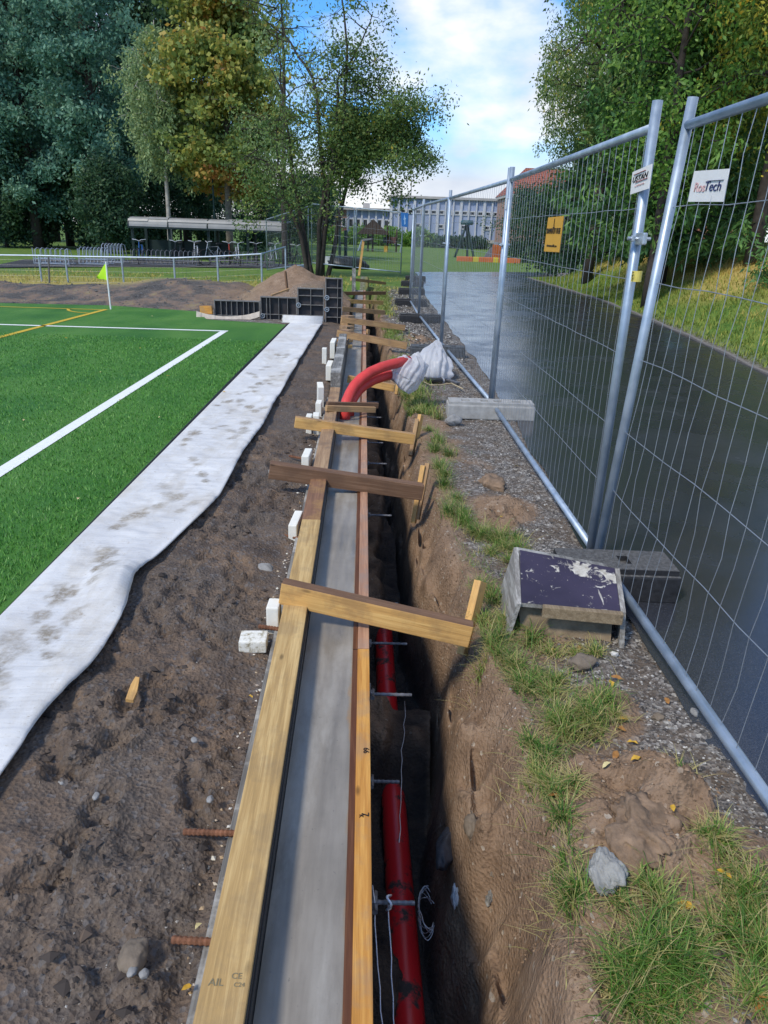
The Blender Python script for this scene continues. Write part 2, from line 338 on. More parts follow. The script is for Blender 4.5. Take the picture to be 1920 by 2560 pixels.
sandc=g.ramp(n4,[(.3,(.165,.105,.064)),(.5,(.235,.155,.098)),(.68,(.30,.21,.14))]); sandc=g.mix(g.ramp(g.noise(v,16,5,.6,.6),[(.30,.7),(.40,0)]),sandc,(.075,.05,.034)); sandc=g.mix(g.ramp(pebv,[(.975,0),(.985,.6)]),sandc,(.42,.37,.30))
lawnc=g.ramp(n1,[(.3,(.06,.13,.02)),(.5,(.11,.19,.03)),(.7,(.19,.22,.045))]); lawnc=g.mix(g.ramp(n2,[(.4,.0),(.65,.6)]),lawnc,(.07,.14,.02))
dryc=g.ramp(n4,[(.3,(.36,.27,.07)),(.55,(.45,.34,.11)),(.7,(.25,.24,.055))])
rub=g.mix(g.ramp(pebv,[(.6,0),(.8,.6)]),g.ramp(n1,[(.36,(.045,.042,.04)),(.48,(.085,.072,.06)),(.56,(.18,.12,.085)),(.68,(.24,.19,.09))]),(.17,.165,.16))
c=gravel
for a,cc_ in (('soil',soilc),('rubble',rub),('sandy',sandc),('lawn',lawnc),('dry',dryc),('trench_shade',g.ramp(n4,[(.35,(.024,.020,.018)),(.65,(.075,.056,.043))]))): c=g.mix(g.attr(a),c,cc_)
wet=g.math('MULTIPLY',g.attr('soil'),g.ramp(n4,[(.38,1),(.6,0)]))
rgh=g.mix(wet,(.92,.92,.92),(.62,.62,.62))
hb=g.math('ADD',g.math('MULTIPLY',n2,.7),g.math('ADD',g.math('MULTIPLY',n3,.35),g.math('MULTIPLY',pd,.5)))
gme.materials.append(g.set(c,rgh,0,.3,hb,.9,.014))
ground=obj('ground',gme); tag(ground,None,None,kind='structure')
def zg(x,y,detail=True): return float(terrain(np.array([x]),np.array([y]),detail)[0])
# asphalt ---------------------------------------------------------------
def strip(name,L,Rr,z,mat,nx_=6,wob=0.0):
    ys=np.concatenate([np.arange(-30,0,3.0),np.arange(0,12,.12),np.arange(12,31.4,.4)]); V=[]
    for y in ys:
        a=pl(L,y)+wob*float(fbm(np.array([0.]),np.array([y]),1.6,4,91)[0]); b=pl(Rr,y)+wob*2*float(fbm(np.array([5.]),np.array([y]),1.1,4,95)[0])
        for k in range(nx_+1): V.append((a+(b-a)*k/nx_,y,z))
    n=nx_+1; F=[(i*n+k,i*n+k+1,(i+1)*n+k+1,(i+1)*n+k) for i in range(len(ys)-1) for k in range(nx_)]
    return npmesh(name,V,F,mat,True)
g=G('wet_asphalt'); v=g.co('Object'); n=g.noise(v,.55,5,.6,.3); nf=g.noise(v,260,3,.6); n2=g.noise(v,1.8,5,.6)
col=g.ramp(nf,[(.35,(.016,.018,.023)),(.6,(.040,.043,.052)),(.75,(.09,.095,.108))])
f=g.math('ADD',g.math('MULTIPLY',n,.6),g.math('MULTIPLY',n2,.4)); col=g.mix(g.ramp(f,[(.5,0),(.66,.22)]),col,(.045,.048,.055))
g.b.inputs['Coat Weight'].default_value=.35; g.l(g.ramp(n2,[(.35,.10),(.65,.28)]),g.b.inputs['Coat Roughness']); g.b.inputs['Coat IOR'].default_value=1.45
MAT_ASPH=g.set(col,g.ramp(f,[(.36,.15),(.5,.24),(.64,.40)]),0,.5,nf,.14,.002)
tag(obj('road',strip('road',ASPL,ASPR,.006,MAT_ASPH,6,.035)),None,None,kind='structure')
mb=MB(); pts=[(1.42,31.2),(5.9,31.2),(7.5,32.2),(16,34.4),(30,36),(30,39),(14,38),(6,35),(3.0,33.2),(1.45,32)]
mb.poly([(x,y,.008) for x,y in pts]); tag(mb.build('path',MAT_ASPH),None,None,kind='structure')
# concrete kerb edging of the bank
mb=MB(); ys=np.arange(4,31,.5)
mb.tube([(pl(ASPR,y)+.03,y,.012+.01*math.sin(y*3)) for y in ys],.03,6)
tag(mb.build('kerb',simple('kerb_stone',(.16,.145,.13),.9,scale=30)),None,None,kind='structure')
# pitch -------------------------------------------------------------------
ZT=.125
g=G('turf'); v=g.co('Object'); n=g.noise(v,1.3,5,.6); nf=g.noise(g.co('Object',(260,90,1)),1,4,.6); n3=g.noise(g.co('Object',(1.2,.35,1)),1.6,4,.5)
col=g.ramp(g.math('ADD',g.math('MULTIPLY',n,.5),g.math('MULTIPLY',n3,.5)),[(.35,(.038,.145,.018)),(.5,(.072,.205,.028)),(.66,(.115,.26,.044))]); col=g.mix(g.ramp(nf,[(.35,.4),(.62,0)]),col,(.015,.08,.01))
MAT_TURF=g.set(col,.6,0,.25,nf,.8,.012)
tf=[(-1.47,-4),(-1.46,2.5),(-1.47,4.4),(-1.5,11.9),(-1.65,11.98),(-2.85,12.25),(-3.3,13.4),(-5.05,13.9),(-6.96,13.7),(-12,13.6),(-45,13.3),(-45,-4)]
mb=MB(); mb.prism([(x,y,ZT-.03) for x,y in tf],(0,0,.03)); tag(mb.build('turf',MAT_TURF),None,None,kind='structure')
mb=MB(); mb.tube([(-1.45,-1,ZT-.012),(-1.445,2.5,ZT-.010),(-1.455,4.4,ZT-.006),(-1.485,8,ZT-.006),(-1.485,11.9,ZT-.004)],.018,6); 
tag(mb.build('turf_backing_strip',simple('turf_backing',(.012,.012,.014),.7)),'black backing strip along the cut edge of the green turf','turf edge')
MAT_LINE=simple('line_white',(.72,.74,.72),.8,var=.08,scale=40); MAT_LINEY=simple('line_yellow',(.52,.36,.03),.8,var=.1,scale=40)
def line(name,pts,w,mat):
    mb=MB()
    for (a,b) in zip(pts[:-1],pts[1:]):
        a=Vector(a);b=Vector(b);d=(b-a).normalized();s=Vector((-d.y,d.x))*w/2
        mb.poly([(*(a-s),ZT+.004),(*(b-s),ZT+.004),(*(b+s),ZT+.004),(*(a+s),ZT+.004)])
    return tag(mb.build(name,mat),None,None,kind='structure')
line('pitch_marking',[(-2.31,-3),(-2.30,4.14),(-2.29,10.83)],.098,MAT_LINE)
line('pitch_marking',[(-2.235,10.89),(-5.5,10.8),(-30,10.15)],.09,MAT_LINE)
line('pitch_marking',[(-4.85,13.2),(-4.95,9.5),(-5.15,2)],.09,MAT_LINEY)
line('pitch_marking',[(-4.9,13.12),(-14,12.95),(-40,12.7)],.06,MAT_LINEY)
arc=[(-4.86-.6*math.sin(t),13.17-.6*math.cos(t)) for t in np.linspace(.1,1.5,9)]
line('pitch_marking',arc,.05,MAT_LINEY)
# standing turf fibres near the camera
n=90000; yy=1.2+8.8*rng.random(n)**1.5; xx=-1.49-rng.random(n)**1.25*np.minimum(4.6,.55*yy+1.0)
hh=.010+.014*rng.random(n); ang=rng.random(n)*2*np.pi; wv=.0018+.0011*yy/3
base=np.stack([xx,yy,np.full(n,ZT)],1); sdv=np.stack([np.cos(ang)*wv,np.sin(ang)*wv,0*ang],1); tip=base+np.stack([rng.normal(0,.008,n)-.004,rng.normal(0,.008,n)+.006,hh],1)
V=np.stack([base-sdv,base+sdv,tip],1).reshape(-1,3); F=np.arange(3*n).reshape(-1,3)
keep=np.abs(xx+2.30)>.06; V=V.reshape(-1,3,3)[keep].reshape(-1,3); F=np.arange(len(V)).reshape(-1,3); lv=np.repeat(rng.random(int(keep.sum())),3)
g=G('turf_fibre'); MAT_FIB=g.set(g.ramp(g.attr('lc'),[(0,(.026,.12,.014)),(.6,(.065,.215,.026)),(1,(.13,.29,.05))]),.5,0,.3)
tag(obj('turf_fibres',npmesh('turf_fibres',V,F,MAT_FIB,False,{'lc':lv})),'short green plastic fibres standing up from the pitch','artificial grass',kind='stuff')
# membrane --------------------------------------------------------------
MR=[(-1.02,-2),(-1.02,1.6),(-1.02,1.92),(-.965,2.19),(-.99,2.6),(-1.05,2.89),(-1.0,3.09),(-.96,3.38),(-.89,3.86),(-.915,4.77),(-.89,5.53),(-.91,6.54),(-.93,8.72),(-.94,12.1)]
mry=np.array([b for a,b in MR]); mrx=np.array([a for a,b in MR])
ys=np.concatenate([np.arange(-2,1.2,.1),np.arange(1.2,6,.014),np.arange(6,12.1,.03)]); K=44
ker=np.ones(15)/15; xr=np.interp(ys,mry,mrx); xs_=np.convolve(np.pad(xr,7,'edge'),ker,'valid')
T=np.linspace(0,1,K); YY,TT=np.meshgrid(ys,T,indexing='ij'); XL=np.interp(ys,[-2,2.4,4.4,12.1],[-1.45,-1.445,-1.445,-1.46])[:,None]
XX=XL+(xs_[:,None]-XL)*TT
ZZ=.136+.006*fbm(XX,YY,6,3,101)*ss(0,.2,TT)+.018*ss(.55,1,TT)*(.4+vnoise(XX*0,YY,2.3,103))+.05*np.exp(-((YY-2.75)/.22)**2)*ss(.45,.8,TT)*(1-.5*ss(.88,1,TT))
ZZ=ZZ+.006*np.abs(fbm(XX*1.2,YY*3,5,3,105))*ss(0,.1,TT); ZZ=np.maximum(ZZ,.132); ZZ[:, -1]-=.012; ZZ[:, -2]-=.003
ZZ=np.maximum(ZZ,terrain(XX,YY,False)+.022+.02*ss(.8,1,TT))
st=np.zeros_like(XX)
for i in range(46):
    cy=1.5+7.5*random.random()**1.2; cx=-1.36+.38*random.random(); a=random.uniform(-.5,.5); s=random.uniform(.7,1.1)
    for oy,rx,ry in ((.075*s,.042*s,.07*s),(-.085*s,.032*s,.045*s)):
        dx=XX-cx-oy*math.sin(a);dy=YY-cy-oy*math.cos(a); ca,sa=math.cos(a),math.sin(a)
        d=np.hypot((dx*ca-dy*sa)/rx,(dx*sa+dy*ca)/ry); st=np.maximum(st,ss(1.35,.55,d+.45*vnoise(XX,YY,60,110+i))*random.uniform(.5,1.0))
nK=len(ys); I=np.arange(nK*K).reshape(nK,K); F=np.stack([I[:-1,:-1],I[:-1,1:],I[1:,1:],I[1:,:-1]],-1).reshape(-1,4)
g=G('geotextile'); v=g.co('Object'); n=g.noise(v,3,5,.6); n2=g.noise(g.co('Object',(40,130,40)),1,5,.7); nf=g.noise(v,300,3,.6); st_n=g.noise(v,55,5,.7)
col=g.ramp(n,[(.3,(.53,.53,.53)),(.7,(.64,.64,.63))]); k=g.math('MULTIPLY',g.attr('stain'),g.ramp(st_n,[(.34,.35),(.58,1)])); col=g.mix(k,col,(.21,.175,.125)); bd=g.ramp(g.noise(g.co('Object',(5,1.6,5)),1,7,.7,.5),[(.5,0),(.70,.5)]); col=g.mix(bd,col,(.40,.355,.28))
col=g.mix(g.ramp(n2,[(.60,0),(.70,.6)]),col,(.30,.27,.21)); col=g.mix(g.ramp(g.noise(v,1.7,6,.7),[(.50,0),(.70,.5)]),col,(.40,.35,.28)); col=g.mix(g.ramp(g.noise(v,34,6,.75),[(.62,0),(.68,.6)]),col,(.26,.21,.15))
wv=g.n('ShaderNodeTexWave',{'Vector':g.co('Object',(1,1,1),(0,0,.0)),'Scale':14.0,'Distortion':.6},wave_type='BANDS',bands_direction='Y').outputs['Fac']
MAT_MEM=g.set(col,.85,0,.2,g.math('ADD',nf,g.math('ADD',n2,g.math('MULTIPLY',wv,.3))),.35,.004)
me=npmesh('membrane_strip',np.stack([XX.ravel(),YY.ravel(),ZZ.ravel()],1),F,MAT_MEM,True,{'stain':st.ravel()})
o=obj('membrane_strip',me); tag(o,'long white geotextile strip with muddy footprints beside the green turf','geotextile'); sol=o.modifiers.new('s','SOLIDIFY'); sol.thickness=.007; sol.offset=-1
mb=MB()
for i in range(12):
    t0,t1=i/12,(i+1)/12
    prof=lambda t:(12.06+.12*t,.135+.10*math.sin(t*1.4)+.01*math.sin(9*t))
    (y0,z0),(y1,z1)=prof(t0),prof(t1); mb.poly([(-1.6,y0+.02,z0),(-.93,y0,z0),(-.93,y1,z1),(-1.57,y1+.02,z1)])
o=mb.build('membrane_flap',MAT_MEM,smooth=True); sol=o.modifiers.new('s','SOLIDIFY'); sol.thickness=.006
tag(o,'turned up white geotextile end against the black shuttering','geotextile')
# ------------------------------------------------------------------ wall and formwork
def W(u,y,z): return Vector((u-0.0225*y,y,z))
def place(o,a,b,roll=0.0):
    a=Vector(a);b=Vector(b);d=(b-a).normalized(); x=d.cross(Vector((0,0,1))).normalized(); z=x.cross(d)
    M=Matrix((x,d,z)).transposed().to_4x4()@Matrix.Rotation(roll,4,'Y'); M.translation=(a+b)/2; o.matrix_world=M; return o
def plank_mesh(name,L,w,h,mat,mat_top=None,bev=.003,ends=None):
    mb=MB(); mb.box((0,0,0),(w,L,h),None,bev); me=mb.mesh(name,mat)
    if mat_top:
        me.materials.append(mat_top)
        for p in me.polygons:
            if p.normal.z>.7: p.material_index=1
    return me
def plank(name,a,b,w,h,mat,mat_top=None,parent=None,roll=0.0,bev=.003):
    o=obj(name,plank_mesh(name,(Vector(b)-Vector(a)).length,w,h,mat,mat_top,bev),None); place(o,a,b,roll)
    if parent: o.parent=parent; o.matrix_parent_inverse=parent.matrix_basis.inverted()
    return o
M_BEAM=wood('beam_pine',(.42,.265,.10),(.64,.45,.20),sf=.3,stain=(.19,.14,.085))
M_BEAM2=wood('beam_brown',(.30,.185,.10),(.45,.30,.17),stain=(.15,.10,.065))
M_RED=wood('beam_reddish',(.20,.10,.055),(.29,.155,.085),stain=(.36,.21,.07))
M_GREYW=wood('beam_grey',(.13,.125,.115),(.30,.29,.265),stain=(.42,.41,.38),sf=.8)
M_ORANGE=wood('board_orange',(.48,.21,.04),(.68,.36,.09),stain=(.24,.19,.14),sf=.35)
M_PINK=wood('board_pinkish',(.36,.19,.115),(.50,.29,.18),stain=(.25,.20,.17),sf=.5)
M_BRN=wood('plank_brown',(.16,.085,.045),(.25,.145,.085),stain=(.12,.065,.038))
M_YEL=wood('plank_yellow',(.58,.32,.10),(.76,.48,.17),stain=(.25,.15,.07),sf=.45)
M_TAN=wood('plank_tan',(.38,.225,.10),(.54,.34,.165),stain=(.22,.135,.08))
M_EDGE=wood('ply_edge',(.10,.035,.014),(.17,.07,.030),knots=False)
M_FILM=simple('black_film',(.012,.012,.014),.45,0,.4,18,.25); M_FILMR=simple('wet_black_timber',(.016,.014,.013),.4,0,.5,25,.3)
g=G('fresh_concrete'); v=g.co('Object'); n=g.noise(v,1.6,6,.6); n2=g.noise(g.co('Object',(22,2.2,22)),1,5,.6); n3=g.noise(v,140,3,.6)
# pale skin and damp patches lying along the pour, stained timber-orange beside the board
sp=g.n('ShaderNodeSeparateXYZ',{0:v}).outputs; uu=g.math('ADD',sp[0],g.math('MULTIPLY',sp[1],.0225))
col=g.ramp(g.math('ADD',g.math('MULTIPLY',n,.6),g.math('MULTIPLY',n2,.4)),[(.38,(.160,.143,.118)),(.5,(.235,.212,.18)),(.62,(.31,.287,.25))])
ed=g.math('ADD',uu,g.math('MULTIPLY',g.math('SUBTRACT',g.noise(g.co('Object',(9,3.2,9)),1,6,.7),.5),.085))
col=g.mix(g.ramp(g.math('MULTIPLY',g.math('ADD',ed,.3),2.0),[(.535,0),(.56,.75)]),col,(.38,.20,.06)) if False else col
gr=g.ramp(g.noise(v,60,5,.75),[(.63,0),(.68,.6)]); col=g.mix(gr,col,(.09,.085,.08)); lt=g.ramp(g.noise(g.co('Object',(5,1.5,5)),1,7,.7),[(.52,0),(.66,.5)]); col=g.mix(lt,col,(.38,.36,.32))
sr=g.ramp(g.math('ADD',ed,1.0),[(.985,0),(.998,.8)]); col=g.mix(sr,col,(.33,.19,.075))
M_CONC=g.set(col,g.ramp(n2,[(.35,.3),(.6,.55)]),0,.4,g.math('ADD',n3,n2),.12,.003)
mb=MB(); a=W(-.105,-.5,0); mb.beam(W(-.103,-.5,-.42),W(-.103,20.6,-.42),.186,.94)
ow=tag(mb.build('concrete_wall',M_CONC),'low grey cast concrete wall running away between two timber form edges','wall')
# left form : outer grey board, black film strip, and the beams lying on it
t=empty('wall_form',W(-.2,3,0),'black film faced form lining the left side of the concrete wall','formwork')
plank('film_strip',W(-.2035,-.5,-.35),W(-.2035,20.6,-.35),.012,.976,M_FILM,None,t)
plank('batten',W(-.2005,-.5,.118),W(-.2005,6.9,.118),.016,.012,M_FILMR,None,t)
plank('grey_board',W(-.318,-.5,-.03),W(-.318,6.9,-.03),.024,.19,M_GREYW,None,t)
plank('support_timber',W(-.258,-.5,-.06),W(-.258,6.9,-.06),.09,.21,M_BRN,None,t)
tag(plank('timber_beam',W(-.25,-.5,.101),W(-.25,3.53,.101),.098,.098,M_BEAM,M_BEAM,bev=.004),'long yellow pine beam with open grain lying nearest along the left form','beam')
tag(plank('timber_beam',W(-.252,3.535,.1),W(-.252,4.22,.1),.098,.096,M_RED,bev=.004),'short chipped reddish beam piece between yellow and brown beams','beam')
tag(plank('timber_beam',W(-.253,4.225,.1),W(-.253,6.98,.1),.096,.096,M_BEAM2,bev=.004),'brown weathered beam between the reddish piece and the grey beams','beam')
y0=7.02
tag(plank('timber_beam',W(-.255,y0,.165),W(-.252,8.6,.165),.098,.235,M_GREYW,bev=.004),'tall grey cement-smeared beam with its end grain facing the camera','beam')
tag(plank('timber_beam',W(-.257,8.62,.165),W(-.262,9.9,.165),.10,.225,M_GREYW,bev=.004),'grey mortar-crusted beam farther back behind the tall one','beam')
for i,(y,z,l,c) in enumerate([(10.15,.03,.16,M_TAN),(10.7,.03,.16,M_BEAM2),(11.2,.05,.14,M_TAN),(11.7,.05,.15,M_BEAM2),(12.15,.09,.15,M_TAN),(12.5,.13,.14,M_TAN)]):
    t2=empty('timber_stack',W(-.25,y,0),['lowest stepped pile of cut timber ends after the grey beam','second stepped pile of timber ends beside the far wall','third stepped pile of timber ends beside the far wall','fourth stepped pile of timber ends beside the far wall','fifth stepped pile of timber ends by the black shuttering','topmost stepped pile of timber ends against the black shuttering'][i],'timber stack','timber piles holding the far form')
    k=0; zz=.02
    while zz<z+.06:
        o=plank('offcut',W(-.31,y-.05+.02*random.random(),zz+.035),W(-.2,y+.10,zz+.035),.16,.068,random.choice([M_TAN,M_BEAM2,M_YEL]),None,t2); zz+=.072
tag(plank('timber_post',W(-.27,20.5,.0),W(-.27,20.51,.62),.10,.10,M_GREYW),'grey timber post standing at the far end of the concrete wall','post')
# right form
def right_form(y0,y1,mt,label,rods):
    t=empty('trench_formwork',W(.02,(y0+y1)/2,0),label,'formwork','form sections along the trench side of the wall')
    plank('plywood_sheet',W(-.0025,y0,-.41),W(-.0025,y1,-.41),.019,.935,M_EDGE if False else M_FILM,M_EDGE,t,bev=.001)
    plank('top_timber',W(.0295,y0,.013),W(.0295,y1,.013),.045,.098,mt,None,t)
    plank('waler',W(.033,y0,-.38),W(.033,y1,-.38),.05,.098,M_FILMR,None,t)
    plank('waler',W(.033,y0,-.70),W(.033,y1,-.70),.05,.098,M_FILMR,None,t)
    for y,z,l in rods:
        mb=MB(); a=W(.05,y,z); b=W(.05+l,y,z); m=14
        mb.tube([a+(b-a)*i/m for i in range(m+1)],[.0072 if i%2 else .0058 for i in range(m+1)],8)
        mb.box(a+Vector((.016,0,0)),(.018,.026,.026),None,.005); mb.box(a+Vector((.007,0,0)),(.006,.06,.06)); mb.tube([a+Vector((.018,-.04,.01)),a+Vector((.018,.04,-.01))],.009,6)
        r=mb.build('tie_rod',M_GALVD,t); r.matrix_parent_inverse=t.matrix_basis.inverted()
    return t
M_GALV=simple('galvanised',(.50,.55,.60),.38,.75,.14,20,.06); M_GALVD=simple('dull_steel',(.17,.17,.18),.5,.6,.4,25,.2)
right_form(-.5,2.42,M_ORANGE,'nearest trench form with bright orange wet timber edge and pencil marks',[(1.48,-.17,.13),(2.1,-.30,.12),(2.44-.1,-.09,.17),(1.1,-.28,.09)])
right_form(2.424,4.9,M_PINK,'middle trench form with pinkish timber edge under the brown brace',[(3.05,-.3,.2),(3.55,-.35,.18),(4.3,-.12,.16),(4.75,-.3,.15)])
right_form(4.904,20.5,M_PINK,'farthest trench form with pinkish timber edge reaching the black shuttering',[(5.4,-.12,.16),(6.1,-.15,.15),(6.9,-.12,.15),(7.7,-.15,.14),(8.4,-.12,.14),(9.3,-.2,.13)])
M_INK=simple('ink',(.012,.010,.010),.8,var=.05)
# writing on the orange board, read from the trench side
lead=empty('pencil_marking',W(.03,1.9,.062),'handwritten number 66 and tick in black on the orange board edge','marking')
tx=(0.0225,-1,0); ty=(1,0.0225,0)
def mark(s,px,py,sz):
    p=at(px,py,.0635); o=text('lettering',s,sz,M_INK,None,(p.x,p.y,.0635),tx,ty); o.parent=lead; o.matrix_parent_inverse=lead.matrix_basis.inverted()
mark('66',915,1876,.026); mark('7',912,2036,.03); mark('K',903,2040,.018)
stamp=empty('timber_stamp',W(-.25,1.1,.151),'faded blue grey grading stamp printed on the yellow beam','marking')
M_STAMP=simple('stamp_ink',(.20,.17,.10),.8,var=.2)
for s,px,py,sz in (('CE',592,2440,.018),('AIL',540,2456,.022),('C24',598,2462,.013)):
    p=at(px,py,.1515); o=text('lettering',s,sz,M_STAMP,None,(p.x,p.y,.1512),(1,.0,0),(0,1,0),extr=.0003); o.parent=stamp; o.matrix_parent_inverse=stamp.matrix_basis.inverted()
# braces ------------------------------------------------------------------
def brace(l,zl,r,zr,w,h,mat,top,label,roll=0.0,name='brace_plank',sag=0):
    a=atd(*l,zl); b=atd(*r,zr); return tag(plank(name,a,b,w,h,mat,top,None,roll,.004),label,'brace')
B1=brace((608,1276),.198,(1017,1370),.075,.055,.098,M_YEL,M_BRN,'nearest cracked brace plank with brown top and bright yellow side over trench')
brace((582,1014),.198,(912,1062),.05,.075,.098,M_BRN,M_BRN,'dark brown planed brace plank crossing the wall, second from camera')
brace((637,911),.198,(894,948),.06,.055,.085,M_YEL,M_TAN,'pale yellow brace plank with knots, just before the red conduits')
brace((704,882),.18,(810,885),.12,.035,.05,M_TAN,M_TAN,'front slat of the pair clamping the red conduits',name='clamp_slat')
brace((706,874),.185,(816,876),.13,.035,.05,M_BRN,M_BRN,'rear slat of the pair clamping the red conduits',name='clamp_slat')
brace((751,818),.12,(852,838),.05,.05,.075,M_YEL,M_TAN,'short brace plank wedged behind the red conduits to a trench stake')
brace((728,719),.24,(879,747),.10,.06,.095,M_TAN,M_BRN,'long tan brace plank resting just beyond the grey beams')
brace((737,690),.24,(874,708),.10,.06,.09,M_TAN,M_BRN,'long tan brace plank ending at a small upright peg')
brace((738,667),.22,(830,675),.10,.06,.085,M_TAN,M_TAN,'short tan brace plank in the far row, third from the shuttering')
brace((738,650),.22,(826,654),.12,.06,.08,M_YEL,M_TAN,'yellowish far brace plank, second from the shuttering')
brace((732,634),.22,(832,633),.12,.06,.08,M_RED,M_BRN,'reddish far brace plank crossing level near the shuttering')
brace((758,603),.30,(832,612),.12,.06,.08,M_TAN,M_TAN,'last brace plank at the grassy end of the trench')
# stakes
def stake(px,py,zb,top,lean,label,mat=M_YEL,w=.05,h=.03,L=None):
    b=atd(px,py,zb); tp=b+Vector((lean[0],lean[1],top-zb)); mb=MB()
    o=plank('wooden_stake',b,tp,w,h,mat,None,None,random.uniform(-.3,.3)); return tag(o,label,'stake')
stake(1000,1415,-.13,.15,(.075,.16),'short stake behind the nearest brace end, yellow top',M_YEL,.035,.06)
stake(893,1130,-.22,.14,(.055,.13),'left of the twin stakes at the dark brown brace end',M_YEL,.03,.05)
stake(901,1122,-.2,.15,(.06,.13),'right of the twin stakes at the dark brown brace end',M_TAN,.03,.05)
stake(886,985,-.12,.15,(.05,.15),'left of the twin stakes at the pale brace end',M_TAN,.03,.05)
stake(893,980,-.12,.17,(.055,.15),'right of the twin stakes at the pale brace end',M_YEL,.03,.05)
stake(856,852,-.1,.06,(.02,.05),'stake in the bank below the white plastic bag',M_YEL,.03,.05)
stake(789,760,-.25,.10,(.04,.05),'stake in the bank below the long tan brace',M_TAN,.035,.06)
stake(875,708,0,.16,(0,0),'small upright peg at the gravel verge by the fence',M_YEL,.04,.04)
stake(852,664,0,.2,(0,0),'small peg among dry grass beside the far trench',M_YEL,.04,.04)
# foam blocks along the beam -------------------------------------------------
M_FOAM=simple('white_foam',(.74,.72,.64),.85,0,.07,14,.25); M_FOAMD=G('dirty_foam'); v=M_FOAMD.co('Object'); nn=M_FOAMD.noise(v,40,6,.7)
M_FOAMD=M_FOAMD.set(M_FOAMD.ramp(nn,[(.35,(.3,.26,.17)),(.5,(.68,.66,.58)),(.7,(.78,.77,.72))]),.9,0,.2,nn,.3,.004)
def foam(px,py,z,size,rot,label,tilt=0.0,mat=None):
    p=atd(px,py,z); mb=MB(); mb.box((0,0,0),size,None,.006); o=mb.build('foam_block',mat or M_FOAM); o.location=(p.x,p.y,z); o.rotation_euler=(tilt,0,rot)
    return tag(o,label,'foam block','white foam packers along the form')
foam(548,1386,.075,(.105,.09,.05),.05,'flat dirty white foam block lying on the soil nearest the camera',mat=M_FOAMD)
foam(592,1335,.085,(.05,.085,.14),-.02,'upright foam block pressed to the beam, beside the flat one')
foam(639,1137,.08,(.045,.22,.10),-.05,'long cream foam block along the beam before the dark brace')
foam(663,995,.10,(.05,.2,.12),-.03,'white foam block standing just beyond the dark brown brace')
foam(668,921,.10,(.045,.10,.19),0,'narrow white foam block crossing behind the pale brace')
foam(683,915,.11,(.05,.13,.16),.05,'rounded white foam block between pale brace and beam')
foam(689,884,.10,(.05,.14,.14),.0,'white foam block beside the clamped slats')
foam(692,855,.13,(.055,.16,.22),.15,'leaning cream foam block next to the grey beam end',.12)
foam(701,775,.12,(.055,.08,.26),0,'thin upright white foam slab set apart from the grey beams')
foam(712,800,.14,(.06,.35,.16),0,'tall cream foam block along the tall grey beam')
foam(720,752,.18,(.06,.4,.2),0,'far cream foam block along the farther grey beam')
# rebar ends
M_RUST=simple('rust',(.17,.075,.04),.9,.1,.4,40,.4)
def rebar(l,r,z,label):
    a=atd(*l,z); b=atd(*r,z); d=b-a; b=b+d.normalized()*.08; m=int((b-a).length/.006); mb=MB()
    mb.tube([a+(b-a)*i/m for i in range(m+1)],[.0098 if i%2 else .0078 for i in range(m+1)],8); return tag(mb.build('rebar_end',M_RUST),label,'rebar','rebar ends under the beam')
rebar((396,1797),(498,1800),.075,'ribbed rusty rebar end sticking out mid way along yellow beam')
rebar((371,2030),(440,2034),.075,'ribbed rusty rebar end nearest the bottom edge')
rebar((623-64,1353),(640-60,1356),.07,'pale rusty rebar end above the flat foam block')
rebar((600,1155),(630,1160),.06,'thin rusty rebar end on smooth soil beyond nearest brace')
rebar((625,985),(650,990),.08,'thin rusty rebar end on gravel beyond dark brown brace')
# trench contents ---------------------------------------------------------------
g=G('red_plastic'); v=g.co('Object'); n=g.noise(v,7,6,.65); k=g.ramp(n,[(.52,0),(.58,1)])
M_REDP=g.set(g.mix(k,(.62,.018,.022),(.045,.035,.03)),g.ramp(n,[(.5,.3),(.6,.8)]),0,.45)
M_REDC=simple('red_conduit',(.58,.05,.045),.45,0,.16,6,.08)
mb=MB(); ys=np.linspace(-.3,4.4,40); mb.tube([W(.185+.012*math.sin(y*1.3),y,-.80+.012*math.sin(y*2.1)) for y in ys],.055,20)
tag(mb.build('red_pipe',M_REDP,smooth=True),'mud-spattered red pipe lying in the bottom of the trench','pipe')
M_WIRE=simple('tie_wire_steel',(.62,.63,.66),.35,.7,.15,40,.05)
def wire(paths,label,r=.0022,name='tie_wire'):
    mb=MB()
    for p in paths: mb.tube(p,r,5)
    return tag(mb.build(name,M_WIRE,smooth=True),label,'wire')
def wob(a,b,n,s): 
    a=Vector(a);b=Vector(b); return [a+(b-a)*i/n+Vector((random.gauss(0,s),random.gauss(0,s*.5),random.gauss(0,s*.3)))*(0 if i in(0,n) else 1) for i in range(n+1)]
r0=W(.105,1.48,-.17)
wire([wob(r0,atd(858,2212,-.35)+Vector((0,-.2,0)),10,.003),wob(r0+Vector((-.045,.03,.03)),atd(838,2212,-.35)+Vector((0,-.2,0)),10,.003),
      [r0+Vector((.006*math.sin(t*3)+.004*t/20,.018*math.cos(t),.02*math.sin(t))) for t in np.linspace(0,22,90)]],'silvery tie wires looped over a threaded rod in the near trench')
wire([wob(atd(874,1515,-.45),atd(862,1820,-.30),14,.004)],'single thin wire hanging free over the red pipe in trench',.0016)
c0=atd(921,1975,-.66)
wire([[c0+Vector((.028*math.cos(t)*(1+.1*math.sin(5*t+i)),.085*math.sin(t),.02*math.cos(2*t+i)+.006*i)) for t in np.linspace(.4+i*.2,5.6,26)] for i in range(6)],'bundle of looped wire resting between red pipe and soil bank',.0018)
